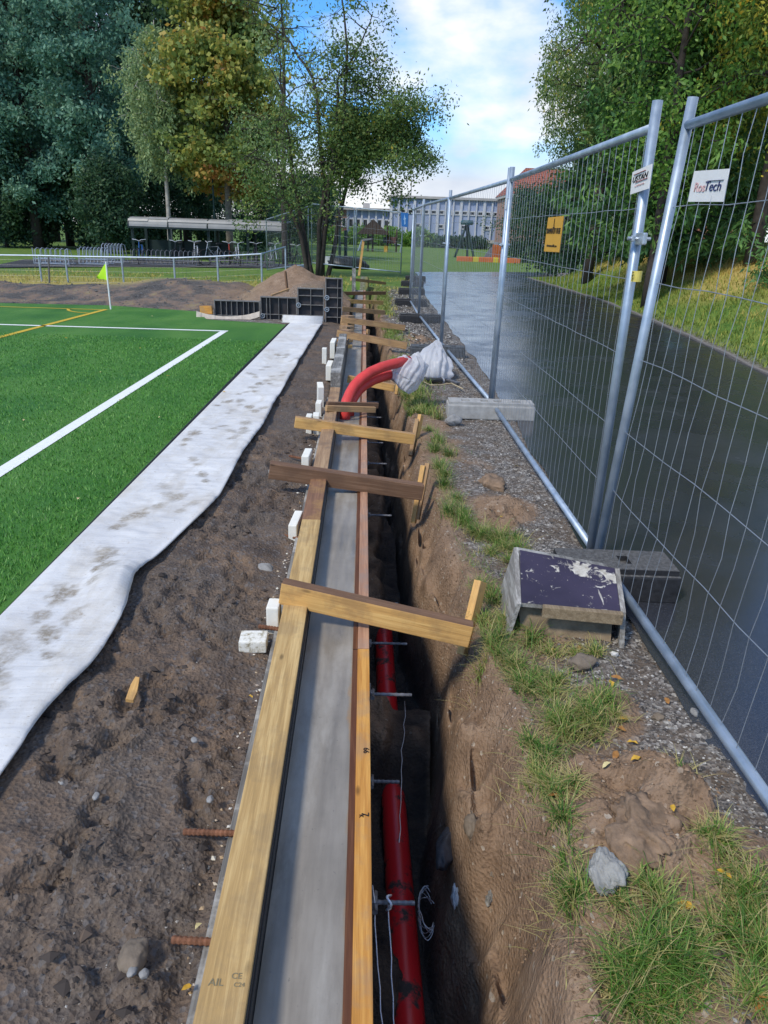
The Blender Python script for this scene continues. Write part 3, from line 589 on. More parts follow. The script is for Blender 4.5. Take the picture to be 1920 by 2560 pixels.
M_ROCK=simple('rock',(.17,.135,.10),.9,0,.35,14,.6); M_ROCKG=simple('rock_grey',(.24,.235,.225),.85,0,.3,16,.5); M_CLAY=simple('grey_clay',(.27,.265,.245),.8,0,.25,22,.6); M_WHITE=simple('chip_white',(.62,.60,.55),.8,0,.15,20,.3)
M_MUDB=simple('mud_clod',(.205,.138,.088),.95,0,.4,22,.8)
def rock(p,size,mat,label,name='rock',seed=0,cat=None,rz=0,sub=4,amp=.24,fold=0.0):
    bm=bmesh.new(); bmesh.ops.create_icosphere(bm,subdivisions=sub,radius=1.0); rr=np.random.default_rng(seed)
    dirs=rr.normal(size=(11,3)); dirs/=np.linalg.norm(dirs,axis=1)[:,None]; cut=.68+.25*rr.random(11)
    for v in bm.verts:
        q=np.array(v.co); 
        for d_,c_ in zip(dirs,cut):
            s=q@d_
            if s>c_: q=q-d_*(s-c_)*.85
        nn_=1+amp*(.6*float(vnoise(np.array([q[0]*1.7+q[2]]),np.array([q[1]*1.7-q[2]]),1.2,seed)[0])+.3*float(vnoise(np.array([q[0]*4+q[2]*3]),np.array([q[1]*4-q[2]]),1.2,seed+3)[0]))
        nn_+=amp*.22*float(vnoise(np.array([q[0]*11+q[2]*7]),np.array([q[1]*11-q[2]*5]),1.0,seed+5)[0]); q=q*nn_; v.co=(q[0]*size[0],q[1]*size[1],q[2]*size[2])
    me=bpy.data.meshes.new(name); bm.to_mesh(me); bm.free(); me.polygons.foreach_set('use_smooth',[True]*len(me.polygons)); me.materials.append(mat)
    o=obj(name,me); o.location=p; o.rotation_euler=(0,0,rz); return tag(o,label,cat or name)
def on(x,y,dx=0,dy=0,dz=0,it=4):
    z=0.0
    for _ in range(it): p=atd(x,y,z); z=zg(p.x,p.y)
    return Vector((p.x+dx,p.y+dy,z+dz))
rock(on(1252,1440,dz=.02),(.062,.04,.035),M_ROCK,'rounded brown stone among grass beside the plywood box',seed=1,rz=.2)
rock(on(1420,1552,dz=.008),(.022,.016,.014),M_ROCK,'small tan stone on gravel near the bottom rail',seed=2)
rock(on(1500,1543,dz=.006),(.015,.02,.016),M_ROCKG,'small grey stone against the bottom fence rail',seed=3)
rock(on(1327,1417,dz=.008),(.016,.013,.012),M_WHITE,'white angular pebble below the plywood box corner',seed=4)
rock(on(1455,1420,dz=.006),(.018,.013,.013),M_ROCKG,'grey pebble under the tilted bottom rail',seed=14)
rock(on(977,918,dz=.035),(.085,.06,.05),M_ROCKG,'grey rock leaning on the pale concrete fence foot',seed=5,rz=.5)
rock(on(1303,1893,dz=.025),(.048,.062,.045),M_CLAY,'pale grey cracked clay lump on the trench edge',name='clay_lump',cat='clay lump',seed=6,rz=-.3,amp=.4,sub=5)
rock(on(1385,1790,dz=.0),(.10,.12,.05),M_MUDB,'large crumbled brown clod behind the clay lump',name='soil_clod',cat='soil clod',seed=7,amp=.62,sub=5)
rock(on(1060,1045,dz=.0),(.11,.13,.055),M_MUDB,'flattened brown clod on the verge past the brown brace',name='soil_clod',cat='soil clod',seed=8,amp=.4)
rock(on(1040,1132,dz=.01),(.05,.05,.03),M_MUDB,'small rounded clod in grass by the twin stakes',name='soil_clod',cat='soil clod',seed=9,amp=.3)
_sl=(simple('slate',(.055,.052,.055),.6,0,.4,20,.5),'dark slanted slab of rock low in the trench bank')
rock(on(600,1260-30,dx=-.06,dz=.0),(.05,.04,.03),M_ROCKG,'dark stone in soil left of the reddish beam',seed=12)
rock(at(690,1185,.05),(.06,.05,.035),M_ROCKG,'grey broken stone beside the dark brown brace end',seed=13)
rock(at(735,1190,.05),(.035,.03,.03),M_ROCKG,'smaller grey stone tight to the beam by dark brace',seed=15)
rock(at(335,2390,.08),(.034,.04,.022),M_ROCK,'half buried round stone in soil at lower left',seed=16)
for i,(px,py,lb) in enumerate([(330,2430,'left of two pebbles below the half buried stone'),(360,2434,'right of two pebbles below the half buried stone'),(525,1998,'pale pebble on soil above the upper ribbed rebar'),(155,1955,'light pebble in dark soil near the white strip'),(485,1850,'flat pale pebble beside the yellow beam'),(240,1990,'speckled pebble in the middle of the dark soil')]):
    rock(at(px,py,.085),(.011,.013,.008),M_ROCKG,lb,name='pebble',cat='pebble',seed=20+i,sub=3)
def hit(px,py):
    d=_ray(px,py); p=Vector((0,0,CAMH)); t=.6
    while t<12:
        q=p+d*t
        if q.z<zg(q.x,q.y): return q
        t+=.012
    return q
M_SCRAP=simple('plastic_scrap',(.55,.56,.57),.4,0,.2,30,.6)
def scrap(x,y,s,mat,name,label,cat,seed,rz=0):
    q=hit(x*KD,y*KD); rock(q,s,mat,label,name=name,cat=cat,seed=seed,rz=rz,amp=.6)
rock(hit(1020*KD,1790*KD),(.03,.045,.045),M_ROCK,'smooth stone bulging from the trench bank',seed=10)
rock(hit(970*KD,1830*KD),(.05,.11,.05),_sl[0],_sl[1],name='rock_slab',cat='rock',seed=11,rz=-.5)
scrap(984,1935,(.012,.035,.03),M_SCRAP,'plastic_scrap','crumpled scrap of pale plastic film sticking out of the trench bank','plastic scrap',41)
scrap(1058,1942,(.014,.022,.030),M_GREYW,'wood_splinter','short weathered grey wood piece bedded in the trench bank','wood piece',42)
scrap(1063,1887,(.010,.012,.010),M_ROCK,'pebble','tan pebble in the bank above the grey wood piece','pebble',43)
# offcut and small hole
p0=at(322,1700,.115); p1=at(346,1758,.105)
mb=MB(); mb.prism([(-.013,-.06,0),(.012,-.065,0),(.016,-.02,0),(.010,.055,0),(-.004,.06,0),(-.011,.02,0)],(0,0,.012)); o=mb.build('wood_offcut',M_YEL); o.location=((p0+p1)/2)+Vector((0,0,.004)); o.rotation_euler=(.05,.06,.12)
tag(o,'splintered yellow wood offcut lying alone on dark soil','offcut')
# gravel (uncountable) ------------------------------------------------------------
def pebbles(name,xs,ys,szs,mat,label,dz=0.0):
    oc=np.array([(1,0,0),(-1,0,0),(0,1,0),(0,-1,0),(0,0,1),(0,0,-1)],float); tri=np.array([(0,2,4),(2,1,4),(1,3,4),(3,0,4),(2,0,5),(1,2,5),(3,1,5),(0,3,5)])
    n=len(xs); zs=terrain(xs,ys); J=1+rng.uniform(-.35,.35,(n,6,1)); sc=szs[:,None,None]*np.array([1,1,.62])*(1+rng.uniform(-.3,.3,(n,1,3)))
    P=oc[None]*J*sc; a=rng.random(n)*6.28; ca,sa=np.cos(a)[:,None],np.sin(a)[:,None]; Px=P[...,0]*ca-P[...,1]*sa; Py=P[...,0]*sa+P[...,1]*ca
    V=np.stack([Px+xs[:,None],Py+ys[:,None],P[...,2]+zs[:,None]+szs[:,None]*.25+dz],-1).reshape(-1,3); F=(tri[None]+np.arange(n)[:,None,None]*6).reshape(-1,3)
    return tag(obj(name,npmesh(name,V,F,mat,False,{'lc':np.repeat(rng.random(n),6)})),label,'gravel',kind='stuff')
g=G('gravel_stone'); M_GRAV=g.set(g.ramp(g.attr('lc'),[(0,(.028,.027,.027)),(.45,(.11,.10,.09)),(.75,(.22,.20,.175)),(.93,(.38,.36,.33)),(1,(.55,.53,.49))]),.75,0,.4)
n=26000; ys=.7+8.5*rng.random(n)**1.7; xs=.52+.72*rng.random(n)-.0225*ys*.6
cu=pl(list(zip(CREST_Y,CREST_U)),ys); msk=(U(xs,ys)>cu+.03)&(xs<pl(ASPL,ys)+.03+.04*rng.normal(size=n))
lump=np.zeros(n)
for cx,cy,rr,h in LUMPS: lump=np.maximum(lump,ss(1.2,.8,np.hypot(xs-cx,(ys-cy)*.75)/rr))
msk&=(lump<.4)&((xs>.78+.06*fbm(xs,ys,3,3,131))|(rng.random(n)<.09)); xs,ys=xs[msk],ys[msk]
pebbles('gravel',xs,ys,.0026+.0055*rng.random(len(xs))**3,M_GRAV,'loose grey and white gravel on the verge under the fence')
n=6500; ys=.7+9*rng.random(n)**1.8; xs=-.38-.72*rng.random(n); m=(fbm(xs,ys,3,3,141)>-.1); xs,ys=xs[m],ys[m]
n=5000; ys=9+13*rng.random(n); xs=.25+.95*rng.random(n); m=(xs<pl(ASPL,ys)+.05)&(U(xs,ys)>pl(list(zip(CREST_Y,CREST_U)),ys)+.2); pebbles('gravel',xs[m],ys[m],.010+.018*rng.random(int(m.sum()))**2,M_GRAV,'coarse gravel on the far verge beside the black fence blocks')
n=6500; ys=.7+9*rng.random(n)**1.8; xs=-.38-.72*rng.random(n); m=(fbm(xs,ys,3,3,141)>-.1); xs,ys=xs[m],ys[m]
pebbles('soil_gravel',xs,ys,.0012+.0032*rng.random(len(xs))**4,M_GRAV,'scattered fine stones in the dark soil beside the beam',dz=-.0018)
g=G('soil_crumb'); M_CRUMB=g.set(g.ramp(g.attr('lc'),[(0,(.04,.034,.031)),(.5,(.085,.067,.056)),(1,(.14,.105,.08))]),.95,0,.2)
n=24000; ys=.75+7*rng.random(n)**1.7; xs=-.36-.72*rng.random(n); m=(fbm(xs,ys,2.6,3,38)>-.12); xs,ys=xs[m],ys[m]
n=900; y2=.8+5*rng.random(n)**1.5; x2=-.38-.68*rng.random(n); m=(fbm(x2,y2,2.6,3,38)>.0); pebbles('soil_clods',x2[m],y2[m],.006+.014*rng.random(int(m.sum()))**2.5,M_CRUMB,'small broken clods of earth on the soil strip',dz=-.003)
pebbles('soil_crumbs',xs,ys,.0016+.0065*rng.random(len(xs))**5,M_CRUMB,'loose dark crumbs of earth over the soil strip',dz=-.001)
n=7000; ys=.8+6*rng.random(n)**1.5; cu=pl(list(zip(CREST_Y,CREST_U)),ys); xs=cu-.0225*ys-.09*rng.random(n)+.05; q_=rng.integers(0,len(LUMPS),6000); la=np.array(LUMPS)[q_]; xs=np.concatenate([xs,la[:,0]+rng.normal(0,.6,6000)*la[:,2]]); ys=np.concatenate([ys,la[:,1]+rng.normal(0,.75,6000)*la[:,2]]); xs=np.concatenate([xs,pl(list(zip(CREST_Y,CREST_U)),ys[:4000])-.0225*ys[:4000]+.05+.3*rng.random(4000)]); ys=np.concatenate([ys,ys[:4000]]); n=len(xs); g=G('bank_crumb'); M_BCR=g.set(g.ramp(g.attr('lc'),[(0,(.10,.065,.04)),(.6,(.22,.145,.09)),(.97,(.28,.19,.125)),(1,(.42,.37,.30))]),.95,0,.2)
pebbles('bank_crumbs',xs,ys,.0014+.006*rng.random(n)**4,M_BCR,'crumbled brown earth along the lip of the trench')
# stones on the heap of rubble behind the pitch
n=2600; xs=-2.6-9*rng.random(n); ys=14.2+4*rng.random(n); pebbles('rubble',xs,ys,.010+.028*rng.random(n)**3,simple('rubble_grey',(.10,.098,.095),.9,0,.5,3),'coarse grey rubble on the low heap behind the pitch',dz=-.01)
# crumbs along the concrete edge: foam and wood litter
n=260; ys=1+6*rng.random(n); xs=-.34-.0225*ys-.05*rng.random(n)**2
g=G('litter'); ML=g.set(g.ramp(g.attr('lc'),[(0,(.6,.58,.5)),(.5,(.35,.22,.1)),(.6,(.7,.68,.62)),(1,(.2,.12,.07))]),.9,0,.2)
pebbles('litter',xs,ys,.003+.007*rng.random(n)**2,ML,'small foam and wood crumbs along the foot of the form')
# grass on the verge (uncountable) ----------------------------------------------------
def blades(P,L,Wd,lean,lc,spread,segs=3):
    n=len(P); a=rng.random(n)*6.283; hd=np.stack([np.cos(a),np.sin(a),0*a],1); hd=hd*spread[:,None]+lean; sd_=np.stack([-np.sin(a),np.cos(a),0*a],1)
    rows=[]
    for k in range(segs+1):
        t=k/segs; c=P+hd*(L*t**1.6)[:,None]+np.stack([0*L,0*L,L*(t-.42*t*t*np.clip(spread*1.3,0,1.2))],1); wk=Wd*(1-t)**.7
        rows+= [c-sd_*wk[:,None],c+sd_*wk[:,None]]
    V=np.stack(rows,1); m=2*(segs+1); f=np.array([(2*k,2*k+1,2*k+3,2*k+2) for k in range(segs)])
    F=(f[None]+np.arange(n)[:,None,None]*m).reshape(-1,4); return V.reshape(-1,3),F,np.repeat(lc,m)
TUFTS=[(1450,2090,1.2),(1480,2150,1.1),(1500,2060,1),(1000,1110,1),(1020,1150,1.1),(1060,1165,1.1),(1090,1185,1.1),(1120,1190,1),(960,1030,1),(940,975,1),(1075,1385,1),(1110,1440,1),(1140,1490,1),(1200,1475,1.1),(1210,1570,1),(1270,1570,1.1),(1170,1650,1),(925,930,1),(945,955,1.2),(970,985,1.1),(950,1010,1),(960,1050,1.1),(985,1080,1),(970,1110,1.1),(1000,1130,1.2),(1040,1160,1.2),(1080,1170,1.2),(1115,1165,.9),(1060,1195,1),(1100,1215,.9),(1040,1270,.9),(1065,1300,1),(1045,1345,1.1),(1060,1395,1),(1090,1345,.9),(1110,1360,.8),(1150,1392,.9),(1190,1412,.9),(1240,1415,.9),(1285,1412,.8),(1080,1420,.9),(1120,1470,1.1),(1160,1470,1.1),(1190,1500,1),(1035,1490,.8),(1220,1560,1),(1260,1540,1.2),(1300,1520,1.2),(1290,1560,1.1),(1330,1545,.8),(1150,1610,.9),(1185,1630,1),(1220,1590,1),(1160,1680,.9),(1180,1705,1),(1240,1690,.5),(1185,1800,.8),(1195,1850,.9),(1210,1880,.8),(1240,1930,1),(1225,1960,.8),(1340,1950,.9),(1400,1920,.7),(1430,1960,1.1),(1470,2010,1.1),(1420,2040,1.2),(1380,2090,1.3),(1350,2120,.9),(1400,2130,1.3),(1350,2170,1.3),(1420,2180,1.3),(1560,2030,1.1),(1590,1900,1.1),(1620,1930,1.1),(1610,1990,1.1),(1640,2060,1.2),(1530,1800,.9),(1560,1830,.8),(1465,1672,.7),(1630,2160,1),(880,850,1),(905,870,1),(930,885,.9),(945,905,1.1),(900,880,1),(890,845,.9)]
PP=[];LL=[];WW=[];LC=[];SP=[]
for (x,y,s) in TUFTS:
    c=on(x,y); s=s*random.uniform(.72,1.18); hue=random.uniform(.12,.62); nb=int(random.uniform(100,170)*s); rr=np.abs(rng.normal(0,.030*s,nb)); aa=rng.random(nb)*6.283
    px=c.x+rr*np.cos(aa); py=c.y+rr*np.sin(aa)*1.2; cl=pl(list(zip(CREST_Y,CREST_U)),py)-.0225*py+.015; px=np.maximum(px,cl+.5*np.abs(px-cl)*(px<cl)); PP.append(np.stack([px,py,terrain(px,py)-.004],1)); LL.append((.026+.088*rng.random(nb)**1.3)*s*(1.3 if (y<1400 or y>2030) else 1.05)); WW.append(np.full(nb,.0014)+.0009*rng.random(nb))
    LC.append(np.where(rng.random(nb)<.22,.75+.25*rng.random(nb),np.clip(rng.normal(hue,.17,nb),0,1))); SP.append(.25+.75*rng.random(nb)+.5*(rng.random(nb)<.15))
# thin grass between the tufts and a band along the far crest
n=3000; py=.9+5*rng.random(n)**1.4; cu=pl(list(zip(CREST_Y,CREST_U)),py); px=cu-.0225*py+.07+np.abs(rng.normal(0,.12,n)); m=(fbm(px,py,4,3,151)>.05)&(px<1.05)
for cx,cy,rr_,h in LUMPS: m&=np.hypot(px-cx,(py-cy)*.75)/rr_>1.0
px,py=px[m],py[m]; n=len(px); PP.append(np.stack([px,py,terrain(px,py)-.003],1)); LL.append(.02+.05*rng.random(n)); WW.append(np.full(n,.0012)); LC.append(np.clip(rng.normal(.5,.25,n),0,1)); SP.append(.4+.8*rng.random(n))
n=22000; py=6.2+16*rng.random(n); cu=pl(list(zip(CREST_Y,CREST_U)),py); px=cu-.0225*py+.0+np.abs(rng.normal(0,.13,n)); m=(fbm(px,py,1.7,3,161)>-.15)&(px<.9); px,py=px[m],py[m]; n=len(px)
PP.append(np.stack([px,py,terrain(px,py)-.005],1)); LL.append(.05+.10*rng.random(n)); WW.append(np.full(n,.0035)); LC.append(np.clip(rng.normal(.62,.22,n),0,1)); SP.append(.4+.8*rng.random(n))
for (x,y,s) in TUFTS:                                # dead thatch at the roots
    c=on(x,y); nb=60; rr=np.abs(rng.normal(0,.042*s,nb)); aa=rng.random(nb)*6.283; px=c.x+rr*np.cos(aa); py=c.y+rr*np.sin(aa)*1.2; PP.append(np.stack([px,py,terrain(px,py)-.002],1)); LL.append(.025+.05*rng.random(nb)); WW.append(np.full(nb,.0018)); LC.append(.82+.18*rng.random(nb)); SP.append(1.1+.9*rng.random(nb))
P=np.concatenate(PP);L=np.concatenate(LL);Wd=np.concatenate(WW);lc=np.concatenate(LC);sp=np.concatenate(SP)
V,F,lcv=blades(P,L,Wd,np.array([-.10,-.10,0.]),lc,sp)
g=G('grass_blade'); gc=g.ramp(g.attr('lc'),[(0,(.05,.13,.018)),(.4,(.11,.23,.035)),(.62,(.20,.28,.06)),(.82,(.38,.36,.12)),(1,(.45,.36,.17))]); M_GRASS=g.set(gc,.5,0,.3)
def leafy(g,col,tr=.35):
    tl=g.n('ShaderNodeBsdfTranslucent',{'Color':col}); mx_=g.n('ShaderNodeMixShader',{0:tr}); g.l(g.b.outputs[0],mx_.inputs[1]); g.l(tl.outputs[0],mx_.inputs[2]); g.l(mx_.outputs[0],g.o.inputs[0]); return g.m
leafy(g,gc,.25)
tag(obj('grass',npmesh('grass',V,F,M_GRASS,True,{'lc':lcv})),'tufted green and straw grass along the trench edge','grass',kind='stuff')
# long dry grass on the bank and the rough beyond the pitch
n=52000; py=7+23*rng.random(n)**1.2; e=pl(ASPR,py); px=e+.15+4.6*rng.random(n); zz=terrain(px,py); L=.05+.14*rng.random(n); f=ss(.4,1.2,zz+.4*fbm(px,py,.7,3,171))
V,F,lcv=blades(np.stack([px,py,zz-.01],1),L,.004+.006*rng.random(n),np.array([-.15,-.1,0]),np.clip(.25+.6*f+rng.normal(0,.13,n),0,1),.4+.7*rng.random(n),2)
g=G('bank_grass'); gc=g.ramp(g.attr('lc'),[(0,(.14,.23,.04)),(.35,(.27,.31,.06)),(.65,(.50,.41,.11)),(1,(.58,.42,.15))]); g.set(gc,.7,0,.2); M_BGR=leafy(g,gc,.25)
tag(obj('bank_grass',npmesh('bank_grass',V,F,M_BGR,True,{'lc':lcv})),'long yellow and green grass on the bank beyond the road','grass',kind='stuff')
n=22000; px=-13+14.0*rng.random(n); py=14.2+13*rng.random(n); zz=terrain(px,py); L=.05+.16*rng.random(n)**2
cl=pl(list(zip(CREST_Y,CREST_U)),py)-.0225*py; m=(fbm(px,py,.9,3,181)>.0)&(px<pl(ASPL,py)-.05)&((px<-.95)|(px>cl+.03)|(py>23))&((py>17.5)|(px>-3.2))&(np.hypot((px+1.75)/1.45,(py-15.7)/2.0)>1.05); px,py,zz,L=px[m],py[m],zz[m],L[m]; n=len(px)
V,F,lcv=blades(np.stack([px,py,zz-.01],1),L,.006+.006*rng.random(n),np.array([-.1,-.05,0]),np.clip(rng.normal(.55,.25,n),0,1),.4+.7*rng.random(n),2)
tag(obj('rough_grass',npmesh('rough_grass',V,F,M_BGR,True,{'lc':lcv})),'dry rough grass between the pitch and the low fence','grass',kind='stuff')
# fallen leaves -----------------------------------------------------------------------
def leaf_mesh(nm,mat,seed):
    r_=np.random.default_rng(seed); L=.022; out=[(0,-1),( .38,-.55),(.55,-.05),(.40,.45),(.0,1.0),(-.40,.45),(-.55,-.05),(-.38,-.55)]
    V=[(0,0,0.003)]+[(x*L*.9,y*L,abs(x)*.012+r_.uniform(-.002,.006)) for x,y in out]; F=[(0,i+1,(i+1)%8+1) for i in range(8)]
    return npmesh(nm,V,np.array(F),mat,True)
M_LY=simple('leaf_yellow',(.55,.33,.04),.5,0,.25,60,.1); M_LO=simple('leaf_brown',(.30,.14,.035),.6,0,.3,60,.1); M_LP=simple('leaf_pale',(.55,.46,.22),.6,0,.2,60,.1)
lms=[leaf_mesh('fallen_leaf',M_LY,1),leaf_mesh('fallen_leaf',M_LO,2),leaf_mesh('fallen_leaf',M_LP,3)]
def leaf(p,k,s,label):
    o=obj('fallen_leaf',lms[k]); o.location=p; o.scale=(s,s,s); o.rotation_euler=(random.uniform(-.3,.3),random.uniform(-.3,.3),random.uniform(0,6.28)); return tag(o,label,'leaf','fallen leaves')
LV=[(1483,1948,0,1.1,'bright yellow leaf on mud at the lower right, upper of a pair'),(1476,1966,0,1,'golden leaf just under the bright yellow one on mud'),(1482,2068,2,.9,'pale curled leaf in tall grass near the bottom right'),(1432,2185,1,1.2,'rusty brown leaf caught in grass at the bottom'),(1330,1470,1,1,'brown leaf on gravel beside the rounded brown stone'),(1318,1483,0,1,'yellow leaf on gravel beside the rounded brown stone'),(1345,1560,0,.9,'yellow leaf at the edge of grass and gravel below box'),(1365,1612,0,.9,'yellow leaf beside a small tan stone on gravel'),(1328,1640,1,1,'brown leaf where gravel meets the smooth dirt patch'),(1375,1640,0,1,'golden leaf above the smooth dirt patch on gravel'),(1340,1582,1,.9,'brown leaf between grass tuft and gravel, mid verge'),(1310,1655,2,.8,'pale leaf on the upper edge of the dirt patch'),(1195,1727,1,.9,'orange leaf on the smooth dirt patch'),(1440,1520,1,.9,'small brown leaf alone on gravel near the rail'),(1610,1545,1,.7,'orange leaf lying on the wet road behind the mesh'),(1565,1880,0,1,'yellow leaf in grass near the right edge'),(1452,1752,0,.7,'small yellow leaf on the dirt at the foot of gravel'),(1150,1500,2,.8,'pale leaf in tuft at the trench lip'),(1195,1410,0,.8,'yellow leaf in grass in front of the plywood box'),(1250,1405,1,.8,'brown leaf in grass in front of the plywood box'),(1085,1105,0,.8,'yellow leaf on a clod past the twin stakes'),(1115,1010,2,.8,'pale leaf on gravel near the brown clod'),(1645,2180,1,1.3,'large brown leaf in the bottom right corner'),(1325,1918,0,.6,'small yellow leaf beneath the grey clay lump')]
for x,y,k,s,lb in LV: leaf(on(x,y,dz=.012),k,s,lb)
for x,y,k,s,lb in [(400,636,0,.9,'x')]: pass
for px,py,k,lb in [(626,1742,0,'small yellow leaf on soil beside the yellow beam'),(466,2470,0,'yellow leaf on soil at the beam foot near the bottom'),(496,2315,2,'pale leaf scrap on soil between the two ribbed rebars')]: leaf(at(px,py,.085),k,.55,lb)
for px,py in [(400,1043),(195,1246),(515,760),(140,828),(165,845),(240,880),(430,800),(350,870),(300,1000),(60,1050),(560,980),(420,940),(250,930),(380,790)]: leaf(at(px,py,ZT+.022),2 if random.random()<.6 else 0,.75,'small pale birch leaf lying on the green turf')
for o in [o for o in bpy.data.objects if o.get('label','').startswith('small pale birch leaf')]: o['group']='birch leaves on the turf'
# plywood box ---------------------------------------------------------------------------
g=G('splashed_film'); v=g.co('Object'); a=g.noise(v,20,8,.7,.9); st=g.noise(g.co('Object',(55,5,5)),1,4,.6); sp=g.noise(v,75,3,.6); spm=g.attr('splash')
base=g.ramp(g.noise(v,4,4),[(.3,(.022,.017,.036)),(.7,(.044,.034,.066))])
k1=g.ramp(g.math('ADD',a,g.math('MULTIPLY',spm,.20)),[(.60,0),(.66,1)]); k2=g.ramp(st,[(.66,0),(.69,.8)]); k3=g.ramp(sp,[(.70,0),(.73,1)])
kk=g.math('MAXIMUM',k1,g.math('MAXIMUM',k2,k3)); col=g.mix(kk,base,g.ramp(g.noise(v,40,4),[(.3,(.28,.25,.20)),(.7,(.58,.55,.48))]))
M_SPL=g.set(col,g.ramp(kk,[(0,.42),(1,.8)]),0,.4,kk,.3,.003)
M_WEA=wood('weathered_ply',(.20,.185,.165),(.47,.45,.41),False,stain=(.14,.125,.10)); M_DIRTY=simple('dirty_ply',(.20,.15,.095),.9,0,.4,14,.5)
TL=at(1299,1375,.235);TR=at(1538,1413,.235);BR=at(1551,1530,.15);BL=at(1303,1507,.15)
bx=empty('plywood_box',(TL+BR)/2*1.0-Vector((0,0,.2)),'splashed purple-black film faced plywood box standing beside the fence post','plywood box')
_n=(BR-BL).cross(TL-BL).normalized(); TR=TR-_n*((TR-BL).dot(_n)); nrm=(TR-TL).cross(BL-TL).normalized(); nrm=nrm if nrm.z>0 else -nrm
nu,nv=40,30; V=[];sp_=[]
for j in range(nv+1):
    for i in range(nu+1):
        s,t=i/nu,j/nv; p=(TL*(1-s)+TR*s)*(1-t)+(BL*(1-s)+BR*s)*t; V.append(tuple(p+nrm*.001)); sp_.append(max(0,1.0-((t-.25*s)/.22)**2)*max(0,min(1,(s-.3)*3)))
I=np.arange((nu+1)*(nv+1)).reshape(nv+1,nu+1); F=np.stack([I[:-1,:-1],I[1:,:-1],I[1:,1:],I[:-1,1:]],-1).reshape(-1,4)
ch(obj('top_panel',npmesh('top_panel',V,F,M_SPL,False,{'splash':sp_})),bx)
mb=MB(); mb.prism([TL-nrm*.0015,BL-nrm*.0015,BR-nrm*.0015,TR-nrm*.0015],-nrm*.02); ch(mb.build('panel_core',M_WEA),bx)
gl=lambda p,dx=0,dy=0:Vector((p.x+dx,p.y+dy,zg(p.x+dx,p.y+dy)-.01))
mb=MB(); mb.prism([TL+Vector((-.002,.02,.004)),BL+Vector((-.002,-.012,.002)),gl(BL,-.035,-.015),gl(TL,-.05,.03)],(-.021,0,0)); ch(mb.build('side_panel',M_WEA),bx)
mb=MB(); mb.prism([TR+Vector((.002,.0,.0)),BR+Vector((.002,.0,0)),gl(BR,.01,-.03),gl(TR,.03,.02)],(.021,0,0)); ch(mb.build('side_panel',M_WEA),bx)
mb=MB(); mb.prism([BL+Vector((0.004,.07,-.03)),BR+Vector((-.004,.07,-.03)),at(1526,1611,-.01),at(1302,1588,-.01)],(0,.018,.008)); ch(mb.build('inner_panel',M_DIRTY),bx)
d=(BR-BL).normalized(); b0=BL+d*.085; 
mb=MB(); mb.beam(b0+Vector((0,-.02,-.018)),BR+d*.005+Vector((0,-.02,-.018)),.03,.05,bev=.003); ch(mb.build('batten',M_TAN if False else wood('batten_wood',(.20,.145,.085),(.32,.245,.155))),bx)
mb=MB(); mb.prism([TL+Vector((.0,.04,-.02)),TR+Vector((-.01,.05,-.02)),gl(TR,-.02,.06),gl(TL,-.02,.06)],(0,.04,0)); ch(mb.build('back_panel',M_GREYW),bx)
# red conduits ----------------------------------------------------------------------------
CP=[(745,905,6.12),(745,882,6.18),(749,866,6.24),(756,850,6.30),(765,834,6.36),(780,818,6.43),(800,804,6.52),(825,793,6.62),(850,786,6.72),(883,779,6.85)]
path=[aty(x*KD,y*KD,Y) for x,y,Y in CP]; path[0].z=.03
mb=MB(); mb.tube(path,.047,20); tag(mb.build('red_conduit',M_REDC,smooth=True),'front red conduit bending up out of the concrete into a white bag','conduit')
path2=[p+Vector((.03,.13,-.02-.012*i)) for i,p in enumerate(path)]; path2[0].z=.03
mb=MB(); mb.tube(path2,.047,20); tag(mb.build('red_conduit',M_REDC,smooth=True),'rear red conduit mostly hidden behind the front one','conduit')
g=G('white_plastic'); v=g.co('Object'); g.set((.75,.75,.77),.35,0,.5); tl=g.n('ShaderNodeBsdfTranslucent',{'Color':(.8,.8,.82,1)}); mx_=g.n('ShaderNodeMixShader',{0:.45}); g.l(g.b.outputs[0],mx_.inputs[1]); g.l(tl.outputs[0],mx_.inputs[2]); tp=g.n('ShaderNodeBsdfTransparent'); m2=g.n('ShaderNodeMixShader',{0:.15}); g.l(mx_.outputs[0],m2.inputs[1]); g.l(tp.outputs[0],m2.inputs[2]); g.l(m2.outputs[0],g.o.inputs[0]); M_BAG=g.m
def bag(spine,radii,label,seed,flat=.6):
    nA,nB=110,60; V=[]; sp=[Vector(p) for p in spine]; m=len(sp); rr=random.Random(seed); ph=[rr.uniform(0,6.28) for _ in range(6)]
    for j in range(nB+1):
        t=j/nB*(m-1); i=min(int(t),m-2); f=t-i; p=sp[i].lerp(sp[i+1],f); r=radii[i]*(1-f)+radii[i+1]*f; d=(sp[i+1]-sp[i]).normalized()
        x=d.cross(Vector((0,1,0))).normalized(); y=d.cross(x)
        for k in range(nA):
            a=2*math.pi*k/nA; w_=1+.07*math.sin(5*a+ph[0]+2*j/nB)+.06*math.sin(11*a+ph[1]-2*j/nB)+.05*math.sin(19*a+ph[2]+3*j/nB)
            cr_=float(vnoise(np.array([a*2.2+seed]),np.array([j/nB*6.0]),1.6,200+seed)[0])*.14
            V.append(tuple(p+(x*math.cos(a)+y*math.sin(a)*flat)*r*(w_+cr_)))
    V=np.array(V); I=np.arange((nB+1)*nA).reshape(nB+1,nA); F=np.stack([I[:-1],np.roll(I[:-1],-1,1),np.roll(I[1:],-1,1),I[1:]],-1).reshape(-1,4)
    return tag(obj('plastic_bag',npmesh('plastic_bag',V,F,M_BAG,True)),label,'plastic bag')
e=path[-1]; q=lambda x,y,Y:aty(x*KD,y*KD,Y)
